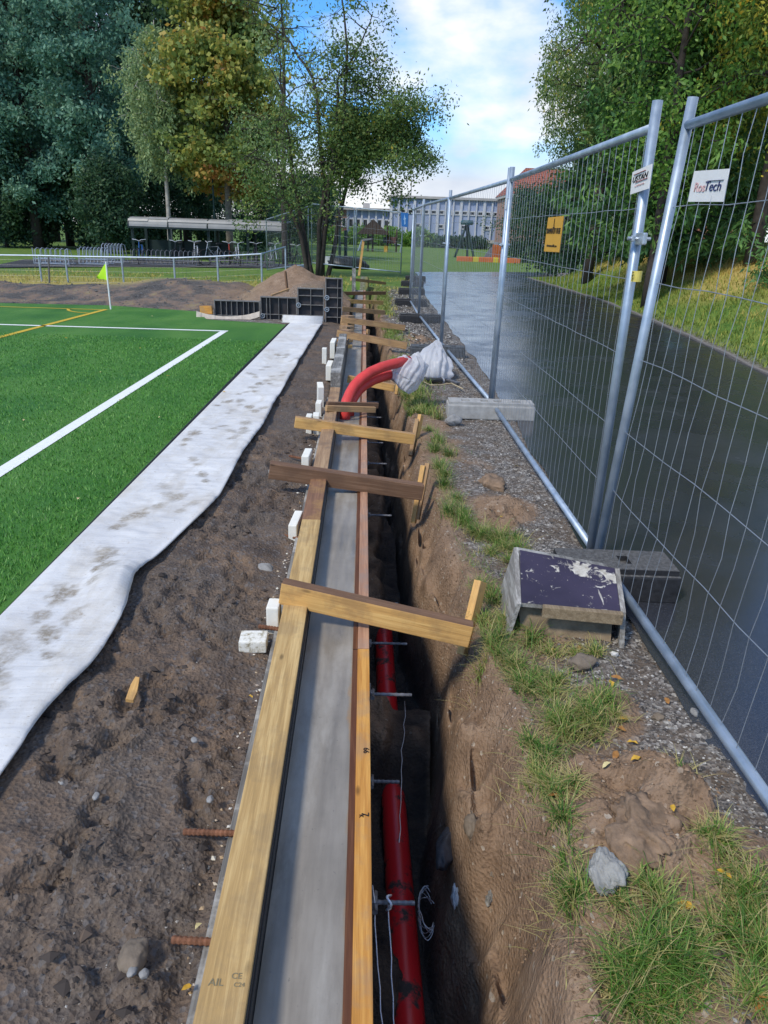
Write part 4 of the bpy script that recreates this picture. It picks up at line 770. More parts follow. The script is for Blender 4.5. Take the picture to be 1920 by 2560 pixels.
bag([q(888,772,6.92),q(893,776,6.9),q(892,788,6.85),q(882,803,6.8),q(874,820,6.78),q(866,834,6.75),q(862,838,6.75)],[.03,.085,.13,.155,.14,.10,.01],'left white plastic bag tied over the raised conduit ends',1)
bag([q(945,736,8.7),q(944,748,8.6),q(940,768,8.45),q(936,790,8.35),q(935,808,8.3),q(935,822,8.3),q(934,828,8.3)],[.02,.07,.15,.20,.21,.17,.02],'right white plastic bag hanging from the fence post to the ground',2,.7)
p=q(925,826,8.2); mb=MB(); mb.box((0,0,0),(.32,.2,.05),None,.015); o=mb.build('black_tray',simple('black_plastic',(.012,.012,.013),.4)); o.location=(p.x,p.y,zg(p.x,p.y)+.03); tag(o,'low black tray under the right white bag','tray')
p0=atd(960,818,.02);p1=atd(990,828,.02); tag(plank('steel_angle',p0,p1,.05,.02,M_GALVD),'short dark steel strip lying by the bag on gravel','steel strip')
mb=MB(); mb.tube([atd(x,y,.035) for x,y in [(1000,840),(975,828),(950,832),(930,832),(905,820),(890,800)]],.008,6); tag(mb.build('electric_cable',simple('cable_tan',(.33,.27,.17),.5),smooth=True),'thin tan cable trailing over grass from the white bags','cable')
# shuttering at the end -----------------------------------------------------------------------
M_SHT=simple('shutter_face',(.030,.026,.028),.5,0,.5,5,.2); M_RIB=simple('shutter_rib',(.20,.19,.18),.6,.3,.3,12,.2)
def shutter(x0,x1,top,Y,vr,hr,label,nuts=()):
    z0=.02; t=empty('wall_shuttering',((x0+x1)/2,Y,z0),label,'formwork panel'); mb=MB(); mb.box(((x0+x1)/2,Y+.03,(z0+top)/2),(x1-x0-.03,.02,top-z0-.03)); ch(mb.build('face_sheet',M_SHT),t)
    mb=MB(); b=.016
    for x in (x0+b/2,x1-b/2): mb.box((x,Y,(z0+top)/2),(b,.09,top-z0))
    for z in (z0+b/2,top-b/2): mb.box(((x0+x1)/2,Y+.002,z),(x1-x0-2*b,.086,b))
    for f in vr: mb.box((x0+(x1-x0)*f,Y+.004,(z0+top)/2),(.009,.08,top-z0-2*b))
    for f in hr: mb.box(((x0+x1)/2,Y+.001,z0+(top-z0)*f),(x1-x0-2*b,.078,.009))
    ch(mb.build('steel_frame',M_RIB),t)
    for fx,fz in nuts:
        c=Vector((x0+(x1-x0)*fx,Y-.06,z0+(top-z0)*fz)); mb=MB(); mb.tube([c,c+Vector((0,.06,0))],.012,8); mb.tube([c+Vector((.035*math.cos(a),0,.035*math.sin(a))) for a in np.linspace(0,6.28,13)],.008,6); ch(mb.build('wing_nut',M_GALV),t)
    return t
shutter(-2.86,-2.07,.385,12.9,[.15,.27,.38,.5,.64,.75,.87],[.3],'lowest shutter panel at the left with many upright ribs',[(.17,.08)])
shutter(-2.045,-1.42,.475,12.8,[.17,.26,.5,.74],[.36],'second shutter panel with tall blank bays, slightly higher',[(.06,.3)])
shutter(-1.40,-.95,.645,12.7,[.5],[.28,.56,.80],'third shutter panel behind the white flap, ribs level',[(.05,.55)])
shutter(-.93,-.64,.82,12.7,[.72],[.2,.4,.6,.8],'tallest shutter panel at the end of the concrete wall',[(.1,.36),(.1,.6)])
mb=MB(); n=14; 
for i in range(n):
    a,b=i/n,(i+1)/n; zz=lambda t:.13+.085*(2*t-1)**2+.02*t; x=lambda t:-3.1+1.05*t; yq=lambda t:12.55+.12*t
    mb.poly([(x(a),yq(a),zz(a)-.09),(x(b),yq(b),zz(b)-.09),(x(b),yq(b)+.03,zz(b)),(x(a),yq(a)+.03,zz(a))])
o=mb.build('curved_strip',simple('cream_plastic',(.55,.47,.38),.6)); s_=o.modifiers.new('s','SOLIDIFY'); s_.thickness=.008; tag(o,'sagging cream plastic strip leaning before the lowest black panels','edging strip')
tag(plank('timber_board',Vector((-3.12,12.95,.2)),Vector((-2.88,12.8,.22)),.03,.14,M_ORANGE),'short orange board at the left end of the black shuttering','board')
tag(plank('timber_board',Vector((-1.9,13.1,.47)),Vector((-1.62,13.3,.57)),.05,.03,M_TAN),'tan batten lying on the sand above the second panel','board')
tag(plank('wooden_stake',aty(745*1.0-0,700+20,13.6)*1.0 if False else Vector((-1.68,13.6,.5)),Vector((-1.72,13.62,.85)),.04,.03,M_BRN),'thin dark stake stuck in the sand heap','stake')
# corner flag -----------------------------------------------------------------------------------
b=at(277,773,ZT); fl=empty('corner_flag',b,'lime yellow corner flag on a leaning white pole at the pitch corner','corner flag'); top=b+Vector((.0,.0,.80))
mb=MB(); mb.tube([b,b+Vector((-.005,.0,.5)),top],.014,10); ch(mb.build('pole',simple('pole_white',(.75,.75,.76),.4,var=.05)),fl)
V=[];nn=10
for i in range(nn+1):
    for j in range(nn+1):
        s,t=i/nn,j/nn; V.append((top.x-.005-.19*s+.04*t*s*0,top.y+.02*math.sin(5*s+2*t)*s,top.z-.02-.30*t*(1-s)-.30*s*.82+.01*math.sin(6*s)))
I=np.arange((nn+1)**2).reshape(nn+1,nn+1); F=np.stack([I[:-1,:-1],I[:-1,1:],I[1:,1:],I[1:,:-1]],-1).reshape(-1,4)
M_LIME=simple('flag_lime',(.48,.80,.02),.6,var=.06); ch(obj('flag_cloth',npmesh('flag_cloth',V,F,M_LIME,True)),fl)
# site fence -------------------------------------------------------------------------------------
g=G('fence_steel'); v=g.co('Object'); n=g.noise(v,9,5,.6); M_FEN=g.set(g.ramp(n,[(.35,(.27,.34,.42)),(.65,(.40,.47,.55))]),g.ramp(n,[(.3,.36),(.7,.52)]),.5,.5,g.noise(v,200,3),.05,.001)
M_WIR=simple('mesh_wire',(.34,.37,.41),.4,.6,.08,9,.0)
HZ=(.445,.74,1.08,1.41,1.71)
def fence_panel(a,b,label,lean=0.0,h=2.12,nw=33,kink=.006,group='site fence panels beside the road',r=.0215,bent=False,wr=.0021):
    a=Vector(a);b=Vector(b); d=b-a; L=d.length; dn=d.normalized(); side=Vector((dn.y,-dn.x,0)).normalized(); t=empty('site_fence',(a+b)/2,label,'fence panel',group)
    P=lambda s,z:a+dn*s+Vector((0,0,z))+side*(lean*z/2)
    e0=.022; zb=.10; zt_=h-.10
    if bent:
        mb=MB(); rr=.06; pts=[P(e0,.02),P(e0,zt_-rr),P(e0+.018,zt_-.018),P(e0+rr,zt_),P(L-e0-rr,zt_),P(L-e0-.018,zt_-.018),P(L-e0,zt_-rr),P(L-e0,.02)]; mb.tube(pts,r,10); ch(mb.build('bent_frame',M_FEN,smooth=True),t)
    else:
        for s in (e0,L-e0): mb=MB(); mb.tube([P(s,.02),P(s,h)],r,14); ch(mb.build('post',M_FEN,smooth=True),t)
        mb=MB(); mb.tube([P(e0,zt_),P(L-e0,zt_)],r*.9,12); ch(mb.build('top_rail',M_FEN,smooth=True),t)
    mb=MB(); mb.tube([P(e0,zb),P(L-e0,zb)],r*.9,12); ch(mb.build('bottom_rail',M_FEN,smooth=True),t)
    mb=MB(); zs=[zb]+[z for z in HZ]+[zt_]
    for i in range(1,nw+1):
        s=L*i/(nw+1)+random.gauss(0,.006); pts=[]
        for j in range(len(zs)-1):
            z0,z1=zs[j],zs[j+1]
            for f in (0,.5): pts.append(P(s+random.gauss(0,kink),z0+(z1-z0)*f)+side*random.gauss(0,kink*.6))
        pts.append(P(s,zt_)); mb.tube(pts,wr,4,False)
    for z in HZ: mb.tube([P(L*f,z)+side*.005+Vector((0,0,random.gauss(0,kink*.6))) for f in np.linspace(0.006,.994,14)],wr*1.35,5,False)
    ch(mb.build('wire_mesh',M_WIR,smooth=True),t); return t
J=[Vector(p) for p in [(1.175,-.1,0),(1.125,3.36,0),(1.085,6.78,0),(.90,10.6,0),(.74,14.1,0),(.68,17.2,0),(.82,20.4,0),(1.0,23.7,0),(1.13,26.4,0)]]
for i,p in enumerate(J): p.z=0.0 if i<4 else .02
FL=['nearest mesh fence panel with the white sign with navy lettering','second mesh fence panel with the orange sign','third mesh fence panel, with the right white bag tied to its far post','fourth mesh fence panel, between conduits and shuttering','fifth mesh fence panel from the camera','sixth mesh fence panel, by the blue board','seventh mesh fence panel, nearly edge on','farthest mesh fence panel of the road row']
pan=[]
for i in range(8):
    a,b=J[i],J[i+1]; d=(b-a).normalized(); gap=.045 if i==0 else .03
    pan.append(fence_panel(a+d*.012,b-d*gap,FL[i],lean=(.10 if i==0 else 0.0),kink=.006 if i==0 else .003,bent=(i in (3,5)),wr=.00145 if i<1 else .0013))
# panels closing the site behind the heap and round the tree
ca=aty(1008,690,26.3);cb=aty(905,677,26.3); 
for (x0,y0,Y0),(x1,y1,Y1),lb in [((1003,688,26.4),(887,676,26.6),'closing fence panel right of the tilted yellow post'),((885,676,26.6),(778,664,27.0),'closing fence panel left of the yellow post, in front of the dark tree'),((772,668,27.4),(668,680,31.5),'slanted closing fence panel between tree and bike shelter')]:
    a=aty(x0,y0,Y0);b=aty(x1,y1,Y1); fence_panel(a,b,lb,nw=36,bent=True,group='closing fence panels behind the sand heap',wr=.0022)
# couplers
def coupler(p,label):
    t=empty('fence_coupler',p,label,'fence clamp','fence clamps'); mb=MB(); mb.box(p,(.02,.13,.05),None,.006); ch(mb.build('clamp_plate',M_GALV),t); mb=MB(); mb.tube([p+Vector((-.05,.015,0)),p+Vector((.05,.015,0))],.008,8); mb.box(p+Vector((-.028,.015,0)),(.014,.026,.026),None,.004); ch(mb.build('bolt',M_GALV),t)
coupler(J[1]+Vector((-.005,-.02,1.585)),'shiny bolted clamp joining the two nearest fence posts'); coupler(J[2]+Vector((0,0,1.5)),'clamp on the single looking post beside the orange sign panel'); coupler(J[3]+Vector((-.01,0,1.45)),'clamp on the fence posts above the white bags'); coupler(J[4]+Vector((0,0,1.5)),'clamp on the fence posts near the shuttering')
mb=MB(); p=atx(1374*KD,596*KD,1.122); mb.tube([(1.125,3.326,p.z-.024),(1.125,3.326,p.z+.02)],.0222,14); tp_=empty('warning_tape',(1.125,3.315,p.z),'strip of worn yellow tape round the nearest left post','tape'); M_TAPE=simple('tape_yellow',(.62,.52,.12),.5,var=.1,scale=60)
ch(mb.build('tape_band',M_TAPE),tp_); o=text('lettering','3,5m',.02,M_INK,None,(1.101,3.31,p.z),(0,0,-1),(0,1,0) if False else (0,-1,0)); ch(o,tp_)
# fence feet
def foot(c,rz,size,mat,label,plain=False):
    t=empty('concrete_block',c,label,'fence foot','fence feet',rz); lx,ly,lz=size; mb=MB(); mb.box((0,0,lz*.42),(lx,ly,lz*.84),None,.012)
    # top plate with real slots
    xs=[-lx/2+.012,-lx*.34,-lx*.24,-lx*.12,-lx*.03,lx*.03,lx*.12,lx*.24,lx*.34,lx/2-.012]
    for i in range(0,9):
        cx=(xs[i]+xs[i+1])/2; wx=xs[i+1]-xs[i]
        if i%2==0 or (plain and i!=5): mb.box((cx,0,lz*.92),(wx-.0005,ly-.03,lz*.16))
        else:
            hw=(ly-.03)*.3
            for s in (-1,1): mb.box((cx,s*((ly-.03)/2-hw/2),lz*.918),(wx,hw,lz*.155))
    o=mb.build('foot_body',mat); o.parent=t
    if mat is M_RB:
        o.data.materials.append(M_RBT)
        for p_ in o.data.polygons:
            if p_.normal.z>.8: p_.material_index=1
    return t
M_CB=simple('foot_concrete',(.33,.325,.31),.85,0,.2,18,.3); M_RB=simple('foot_rubber',(.022,.022,.024),.6,0,.45,45,.5); M_RBT=simple('foot_dusty',(.085,.083,.08),.9,0,.55,60,.5)
foot((1.15,3.10,0),-.02,(.56,.25,.165),M_RB,'black rubber fence foot beside the plywood box',True)
foot((1.045,6.55,0),-.02,(.80,.22,.155),M_CB,'pale concrete fence foot on gravel by the road')
foot((.80,9.95,0),.03,(.74,.24,.15),M_RB if False else simple('foot_greyblack',(.07,.075,.08),.7,0,.4,25,.4),'dark grey fence foot behind the right white bag')
foot((.76,13.9,.0),.02,(.78,.24,.16),M_RB,'black rubber fence foot right of the small peg')
foot((.70,17.0,.0),.05,(.72,.24,.17),M_RB,'black rubber fence foot two along from the bags')
foot((.84,20.3,.0),.05,(.7,.24,.17),M_RB,'black rubber fence foot near the far road end')
foot((.98,23.4,.0),0,(.7,.24,.17),M_RB,'farthest left black fence foot in the grass')
foot((1.2,26.2,.0),0,(.7,.24,.17),M_RB,'black fence foot on the road side at the far end')
# signs
def sign(c0,c1,c2,c3,mat,label,name='fence_sign'):
    t=empty(name,(c0+c1+c2+c3)/4,label,'sign'); n=(c1-c0).cross(c3-c0).normalized(); n=n if n.x<0 else -n; mb=MB(); mb.prism([c0,c1,c2,c3],n*.004); ch(mb.build('sign_plate',mat),t); return t,n
M_SW=simple('sign_white',(.72,.71,.70),.45,var=.04,scale=20); M_SO=simple('sign_orange',(.62,.33,.045),.5,var=.06,scale=20); M_NAVY=simple('ink_navy',(.015,.025,.12),.5,var=.05); M_PINKI=simple('ink_pink',(.60,.36,.36),.6,var=.1); M_REDI=simple('ink_red',(.40,.03,.05),.5,var=.05); M_BLKI=simple('ink_black',(.02,.018,.015),.6,var=.05)
cr_=lambda x,y,X:atx(1500+x/3.95,350+y/3.95,X)
XS=1.118+.10*1.78/2*1.0+.028-.015
q0,q1,q2,q3=[cr_(x,y,XS) for x,y in ((940,308),(1283,283),(1225,610),(878,610))]
s1,n=sign(q0,q1,q2,q3,M_SW,'white rectangular sign with a two-tone company name on near panel'); dx=(q1-q0).normalized(); uy=(q0-q3).normalized()
pt=lambda s,t:q3.lerp(q2,s).lerp(q0.lerp(q1,s),t)+n*.006
hh_=(q0-q3).length; ww_=(q1-q0).length
def lettering(s,par,pos,size,mat,xd,yd,**k): return ch(text('lettering',s,size,mat,None,pos,xd,yd,**k),par)
lettering('Ros',s1,pt(.29,.47),.1,M_PINKI,dx,uy,fit=(ww_*.33,hh_*.30),shear=.12); lettering('Tech',s1,pt(.67,.49),.1,M_NAVY,dx,uy,fit=(ww_*.46,hh_*.30),shear=.15)
mb=MB(); a=pt(.50,.66);b=pt(.93,.67); mb.beam(a,b,.001,.005,up=n); ch(mb.build('lettering_bar',M_NAVY),s1)
cr_=lambda x,y,X:atx(1500+x/3.95,350+y/3.95,X); XS=1.10
q0,q1,q2,q3=[cr_(x,y,XS) for x,y in ((330,318),(520,235),(485,480),(305,540))]
s2,n=sign(q0,q1,q2,q3,M_SW,'tilted white sign with red stripes half hidden behind near post'); dx=(q1-q0).normalized(); uy=(q0-q3).normalized(); hh_=(q0-q3).length
pt=lambda s,t:q3.lerp(q2,s).lerp(q0.lerp(q1,s),t)+n*.006
lettering('USTAN',s2,pt(.5,.62),.1,M_INK,dx,uy,fit=((q1-q0).length*.8,hh_*.24),shear=.25)
for t_,l0,l1 in ((.83,.12,.75),(.46,.25,.9)): mb=MB(); mb.beam(pt(l0,t_),pt(l1,t_),.001,hh_*.05,up=n); ch(mb.build('lettering_bar',M_REDI),s2)
lettering('utleie',s2,pt(.5,.30),.1,M_PINKI,dx,uy,fit=((q1-q0).length*.5,hh_*.07))
cr_=lambda x,y:atx(1340+x/7.54,520+y/7.54,1.078)
q0,q1,q2,q3=[cr_(x,y) for x,y in ((242,180),(527,150),(440,835),(158,818))]
s3,n=sign(q0,q1,q2,q3,M_SO,'orange upright sign with black lettering on second fence panel'); dx=(q1-q0).normalized(); uy=(q0-q3).normalized(); hh_=(q0-q3).length; ww_=(q1-q0).length
pt=lambda s,t:q3.lerp(q2,s).lerp(q0.lerp(q1,s),t)+n*.006
lettering('DRAMMEN LIFT UTLEIE',s3,pt(.5,.60),.1,M_BLKI,dx,uy,fit=(ww_*.92,hh_*.155)); lettering('drammenlift.no',s3,pt(.5,.18),.1,M_BLKI,dx,uy,fit=(ww_*.68,hh_*.075))
mb=MB(); c=pt(.5,.78); mb.prism([c+dx*-.012+uy*.0,c+dx*.012,c+uy*-.02],n*.001); mb.beam(c+uy*.0,c+uy*.035,.001,.006,up=n); mb.tube([c+uy*-.012+(dx*math.cos(a)+uy*math.sin(a)*.7)*.017 for a in np.linspace(3.3,6.1,9)],.0025,4); ch(mb.build('emblem',M_BLKI),s3)
# small pale notice on the post beyond
q0,q1,q2,q3=[atx(x,y,1.07) for x,y in ((1264,497),(1271,495),(1266,523),(1262,523))]
sign(q0,q1,q2,q3,M_SW,'narrow pale notice seen almost edge on beside second panel post')
def onp(px,py,it=5):
    z=0.0
    for _ in range(it): p=at(px,py,z); z=zg(p.x,p.y,False)
    return Vector((p.x,p.y,z))
def gz(x,y): return zg(x,y,False)
# low boundary fence beyond the pitch -----------------------------------------------------
lf=empty('low_fence',onp(437,706),'low grey tube fence with thin mesh between the pitch and the bike racks','fence'); prev=None
pts=[]
for bx_,by_,tx_,ty_ in [(-120,712,-122,637),(105,705,100,639),(172,717,168,641),(310,711,308,643),(438,703,435,645),(546,704,542,641),(655,704,653,635)]:
    b=aty(bx_,by_,21.8); b.z-=.25; t=aty(tx_,ty_,21.8); t.x=b.x; pts.append((b,t)); mb=MB(); mb.tube([b,t],.028,8); ch(mb.build('fence_post',M_FEN),lf)
mb=MB(); mb.tube([t for b,t in pts],.024,8); ch(mb.build('top_rail',M_FEN),lf)
mb=MB()
for (b0,t0),(b1,t1) in zip(pts[:-1],pts[1:]):
    n=max(4,int((t1-t0).length/.11))
    for i in range(n): f=i/n; mb.tube([t0.lerp(t1,f),t0.lerp(t1,f)-Vector((0,0,.72))],.0022,3,False)
    for z in (.12,.26,.4,.55,.7): mb.tube([t0-Vector((0,0,z)),t1-Vector((0,0,z))],.0022,3,False)
ch(mb.build('wire_mesh',M_GALVD),lf)
mb=MB(); b,t=pts[-1]; e=Vector((b.x+.35,24.5,b.z)); mb.tube([t,Vector((e.x,e.y,t.z+.15)),e],.026,8); ch(mb.build('return_rail',M_FEN),lf)
b=aty(122,705,21.3); mb=MB(); mb.tube([b-Vector((0,0,.2)),aty(121,640,21.3)],.026,8); tag(mb.build('steel_post',M_GALVD),'dark loose steel post standing just left inside the low fence','post')
# bike racks, shelter, bicycles ------------------------------------------------------------
M_SILV=simple('rack_steel',(.38,.41,.45),.4,.6,.1); M_DKG=simple('shelter_green',(.010,.022,.020),.5,.2,.2); M_POLY=simple('shelter_roof',(.27,.265,.25),.35,0,.12,2,.05)
mb=MB(); yq=[onp(p,q_) for p,q_ in ((-40,671),(60,650),(330,651),(760,662),(760,672),(330,668))]; mb.poly([q_+Vector((0,0,.03)) for q_ in yq]); tag(mb.build('path',simple('dark_paving',(.045,.046,.05),.6,0,.25,3)),None,None,kind='structure')
def rack(px0,px1,py,n,hh_,label,mat=M_SILV,dy=0):
    a=onp(px0,py);b=onp(px1,py); b.y=a.y; t=empty('bike_rack',(a+b)/2,label,'bike rack','bike racks'); L=(b-a)
    mb=MB(); 
    for z in (.05,.22): mb.tube([a+Vector((0,0,z)),b+Vector((0,0,z))],.022,6); mb.tube([a+Vector((0,.7,z)),b+Vector((0,.7,z))],.02,6)
    for p in (a,b): mb.tube([p+Vector((0,0,.02)),p+Vector((0,0,.62))],.022,6)
    ch(mb.build('rack_frame',mat),t)
    for i in range(n):
        p=a+L*((i+.5)/n); mb=MB(); x=.09; mb.tube([p+Vector((-x,.1,.05)),p+Vector((-x*.9,.2,hh_*.9)),p+Vector((-x*.5,.3,hh_)),p+Vector((x*.3,.45,hh_*.92)),p+Vector((x,.5,.05))],.017,6); ch(mb.build('hoop',mat),t)
    return t
rack(86,200,661,7,.62,'silver bike rack with tall hoops, leftmost in front of the dark trees'); rack(198,290,662,8,.68,'silver bike rack in the middle, hoops crowding together'); rack(255,324,658,7,.8,'taller silver bike rack touching the left end of the shelter')
YS=38.5; z0=gz(-12,YS); L0=aty(322,566,YS); R0=aty(716,578,YS); zr=(L0.z+R0.z)/2; xl,xr=L0.x,R0.x; RZ=z0
sh=empty('bike_shelter',(( xl+xr)/2,YS,RZ),'dark open bike shelter with pale curved plastic roof under the trees','bike shelter')
nb=8; mbp=MB()
for k in range(nb):
    a,b=xl+(xr-xl)*k/nb,xl+(xr-xl)*(k+1)/nb; mb=MB(); arcp=[(YS-.1+a_,zr+b_) for a_,b_ in ((0,0),(.02,.12),(.06,.24),(.12,.34),(.24,.41),(.45,.44),(.8,.455),(1.5,.46),(2.6,.46))]
    for (y0,za),(y1,zb_) in zip(arcp[:-1],arcp[1:]): mb.poly([(a,y0,za),(b,y0,za),(b,y1,zb_),(a,y1,zb_)])
    o=mb.build('roof_panel',M_POLY,smooth=False); m_=o.modifiers.new('s','SOLIDIFY'); m_.thickness=.03; ch(o,sh)
for k in range(0,nb+1,2):
    x=xl+(xr-xl)*k/nb; mb=MB(); mb.tube([(x,y_,z_-.02) for y_,z_ in arcp],.018 if k%2 else .04,6); ch(mb.build('roof_rib',M_DKG),sh)
mb=MB(); mb.box(((xl+xr)/2,YS-.12,zr-.03),(xr-xl,.06,.09)); ch(mb.build('gutter',M_DKG),sh)
for k in range(0,nb+1,2):
    x=xl+(xr-xl)*k/nb+(.12 if k==0 else -.12 if k==nb else 0)
    for y in (YS+.1,YS+2.3): mb=MB(); mb.box((x,y,(RZ+zr)/2+.05),(.12,.10,zr-RZ+.1)); ch(mb.build('shelter_post',M_DKG),sh)
mb=MB(); mb.box(((xl+xr)/2-1.6,YS+2.45,RZ+.45),(xr-xl-3.4,.04,.8)); ch(mb.build('back_rail',M_DKG),sh)
a=onp(318,664); b=onp(735,667); 
rack(330,520,662,14,.62,'dark bike rack under the left half of the shelter',M_GALVD); rack(525,700,664,14,.62,'dark bike rack under the right half of the shelter',M_GALVD)
M_TYRE=simple('tyre',(.015,.015,.016),.7); BC={'blue':(.03,.12,.35),'black':(.02,.02,.022),'white':(.6,.6,.62),'red':(.45,.06,.03),'silver':(.45,.47,.5)}; BM={k:simple('frame_'+k,v,.35,.2,.05) for k,v in BC.items()}
def bicycle(px,py,col,label,rz=1.57):
    p=onp(px,py); t=empty('bicycle',p,label,'bicycle','parked bicycles',rz); m=BM[col]
    def put(o): o.parent=t; return o
    for x in (-.52,.52):
        mb=MB(); mb.tube([(x+.33*math.cos(a),0,.34+.33*math.sin(a)) for a in np.linspace(0,6.2832,21)],.02,6,False); 
        for a in np.linspace(0,3.14,5)[:-1]: mb.tube([(x+.32*math.cos(a),0,.34+.32*math.sin(a)),(x-.32*math.cos(a),0,.34-.32*math.sin(a))],.003,3,False)
        put(mb.build('wheel',M_TYRE))
    mb=MB(); mb.tube([(-.52,0,.34),(-.05,0,.30),(.38,0,.78),(-.15,0,.80),(-.05,0,.30)],.02,6); mb.tube([(-.52,0,.34),(-.15,0,.80)],.014,6); mb.tube([(.52,0,.34),(.36,0,.92)],.018,6); put(mb.build('frame',m))
    mb=MB(); mb.tube([(.30,-.28,1.02),(.38,-.1,1.0),(.36,0,.95),(.38,.1,1.0),(.30,.28,1.02)],.014,6); put(mb.build('handlebar',BM['silver'])); mb=MB(); mb.box((-.2,0,.92),(.26,.14,.06),None,.02); put(mb.build('saddle',M_TYRE))
for px,py,c_,lb,rz in [(357,661,'blue','blue bicycle under the left of the shelter',-1.5),(450,662,'black','black bicycle in shelter left of the white one',-1.7),(494,663,'white','white bicycle with raised handlebars below the pale trunk',-1.57),(540,664,'silver','silver bicycle with a light basket cover',-2.4),(575,664,'red','red-orange bicycle in the right half of the shelter',-1.4),(593,665,'white','white bicycle just right of the red one',-1.2),(640,665,'black','dark bicycle near the right shelter posts',-1.3),(680,666,'silver','silver bicycle by the right end post of the shelter',-1.0),(735,672,'black','bicycle leaning near the dark tree stems',-1.1)]: bicycle(px,py,c_,lb,rz)
# lamp posts and small posts
M_LAMP=simple('lamp_green',(.012,.035,.032),.5,.3,.2)
def lamp(px,py,h,label):
    p=onp(px,py); t=empty('lamp_post',p,label,'lamp post'); mb=MB(); mb.tube([p,p+Vector((0,0,1.0))],.075,10); mb.tube([p+Vector((0,0,1.0)),p+Vector((0,0,h))],[.055,.04],10); ch(mb.build('pole',M_LAMP),t); mb=MB(); mb.tube([p+Vector((0,0,h)),p+Vector((0,0,h+.12)),p+Vector((0,0,h+.5)),p+Vector((0,0,h+.6))],[.08,.2,.24,.04],12); ch(mb.build('lamp_head',M_LAMP),t)
lamp(849,655,5.2,'slim dark green lamp post beside the multi-stemmed tree'); lamp(541,645,4.6,'thin dark lamp post standing in front of the bike shelter')
p=onp(864,641); mb=MB(); mb.box((p.x,p.y,p.z+.8),(.22,.22,1.7),None,.03); tag(mb.build('green_post',M_LAMP),'short thick dark green post on the lawn left of playground','post')
# tilted yellow post, tarp heap, bucket
b=aty(897,684,23.8); t=aty(909,600,23.8); yp=empty('tilted_post',b,'tilted yellow timber post with a grey bar nailed to its top','post'); ch(plank('post_timber',b-Vector((0,0,.1)),t,.09,.07,M_YEL),yp); ch(plank('cross_bar',t+Vector((-.05,0,-.02)),aty(930,597,23.6),.05,.05,M_GALVD),yp)
M_TARP=simple('black_tarp',(.010,.012,.012),.45,0,.3,3,.5); p=onp(868,672); rock(p+Vector((0,0,.15)),(.85,.6,.42),M_TARP,'black tarpaulin covered heap on the grass behind the closing fence',name='tarp_heap',cat='tarp heap',seed=31,amp=.35)
p=onp(822,660); mb=MB(); mb.tube([p,p+Vector((0,0,.35))],[.2,.22],14); tag(mb.build('white_bucket',simple('bucket',(.55,.56,.56),.5)),'grey white bucket beside the black tarpaulin heap','bucket')
# blue board on the fence line
q0,q1,q2,q3=[aty(x,y,17.9) for x,y in ((1002,531),(1021,533),(1019,568),(1004,566))]; bs=empty('blue_sign',(q0+q2)/2,'blue board with a pale shape fixed high on the far fence','sign'); mb=MB(); mb.prism([q0,q1,q2,q3],(0,.012,0)); ch(mb.build('sign_plate',simple('sign_blue',(.02,.13,.36),.5,var=.08)),bs)
mb=MB(); f=lambda s,t_:q3.lerp(q2,s).lerp(q0.lerp(q1,s),t_)+Vector((0,-.006,0)); mb.prism([f(.42,.15),f(.66,.2),f(.62,.5),f(.72,.62),f(.58,.66),f(.5,.9),f(.4,.62),f(.3,.5),f(.44,.5)],(0,.003,0)); ch(mb.build('pale_shape',simple('sign_pale',(.25,.42,.62),.5)),bs)
# school -------------------------------------------------------------------------------------
YB=100.0
def fx(px,Y=YB,py=560): return aty(px,py,Y).x
def fz(py,px=1000,Y=YB): return aty(px,py,Y).z
M_BLUE=simple('panel_blue',(.31,.37,.53),.6,0,.08,.6,.02); M_WHT=simple('frame_white',(.54,.55,.58),.6,0,.06,3); M_GLS=simple('dark_glass',(.018,.022,.028),.12,0,.3,.6,0,.6); M_CONB=simple('band_concrete',(.42,.40,.38),.8,0,.15,1.5); M_BRICK=G('brick'); v=M_BRICK.co('Object',(1,1,1)); 
bt=M_BRICK.n('ShaderNodeTexBrick',{'Vector':M_BRICK.n('ShaderNodeMapping',{'Vector':v,'Rotation':(R(90),0,0)}).outputs[0],'Color1':(.36,.125,.06,1),'Color2':(.28,.09,.045,1),'Mortar':(.3,.24,.2,1),'Scale':3.5,'Mortar Size':.012}); M_BRICK=M_BRICK.set(bt.outputs['Color'],.85)
sb=empty('school_building',(fx(1120),YB,gz(15,YB)),'two storey pale blue panelled school with white mullions and a lower left wing','school')
zt_,zw,zb_=fz(492,1100),fz(498,1100),fz(596,1100); zg0=gz(10,YB)-.5
xa,xb=fx(975),fx(1266)
mb=MB(); mb.box(((xa+xb)/2,YB+6,(zw+zb_)/2),(xb-xa,12,zw-zb_)); ch(mb.build('blue_wall',M_BLUE),sb)
mb=MB(); mb.box(((xa+xb)/2,YB+6,(zw+zt_)/2+.001),(xb-xa+.7,12.8,zt_-zw)); ch(mb.build('flat_roof',M_CONB),sb)
zl=fz(604,1100); mb=MB(); mb.box(((fx(822)+xb)/2,YB+6,(zb_+zl)/2),(xb-fx(822)+.1,12.5,zb_-zl)); ch(mb.build('white_band',M_CONB),sb)
mb=MB(); mb.box(((fx(822)+xb)/2,YB+6.2,(zl+zg0)/2),(xb-fx(822),12,zl-zg0)); ch(mb.build('basement_wall',simple('basement_grey',(.33,.34,.35),.8)),sb)
mul=[977+19.25*i for i in range(16)]; mb=MB()
for i,m_ in enumerate(mul): wd=.32 if i%3==0 else .17; mb.box((fx(m_),YB-.11,(zw+zb_)/2-.0),(wd,.2,zw-zb_-.02)); mb.box((fx(m_),YB-.02,(zl+zg0)/2),(wd*1.3,.3,zl-zg0))
ch(mb.build('mullion',M_WHT),sb)
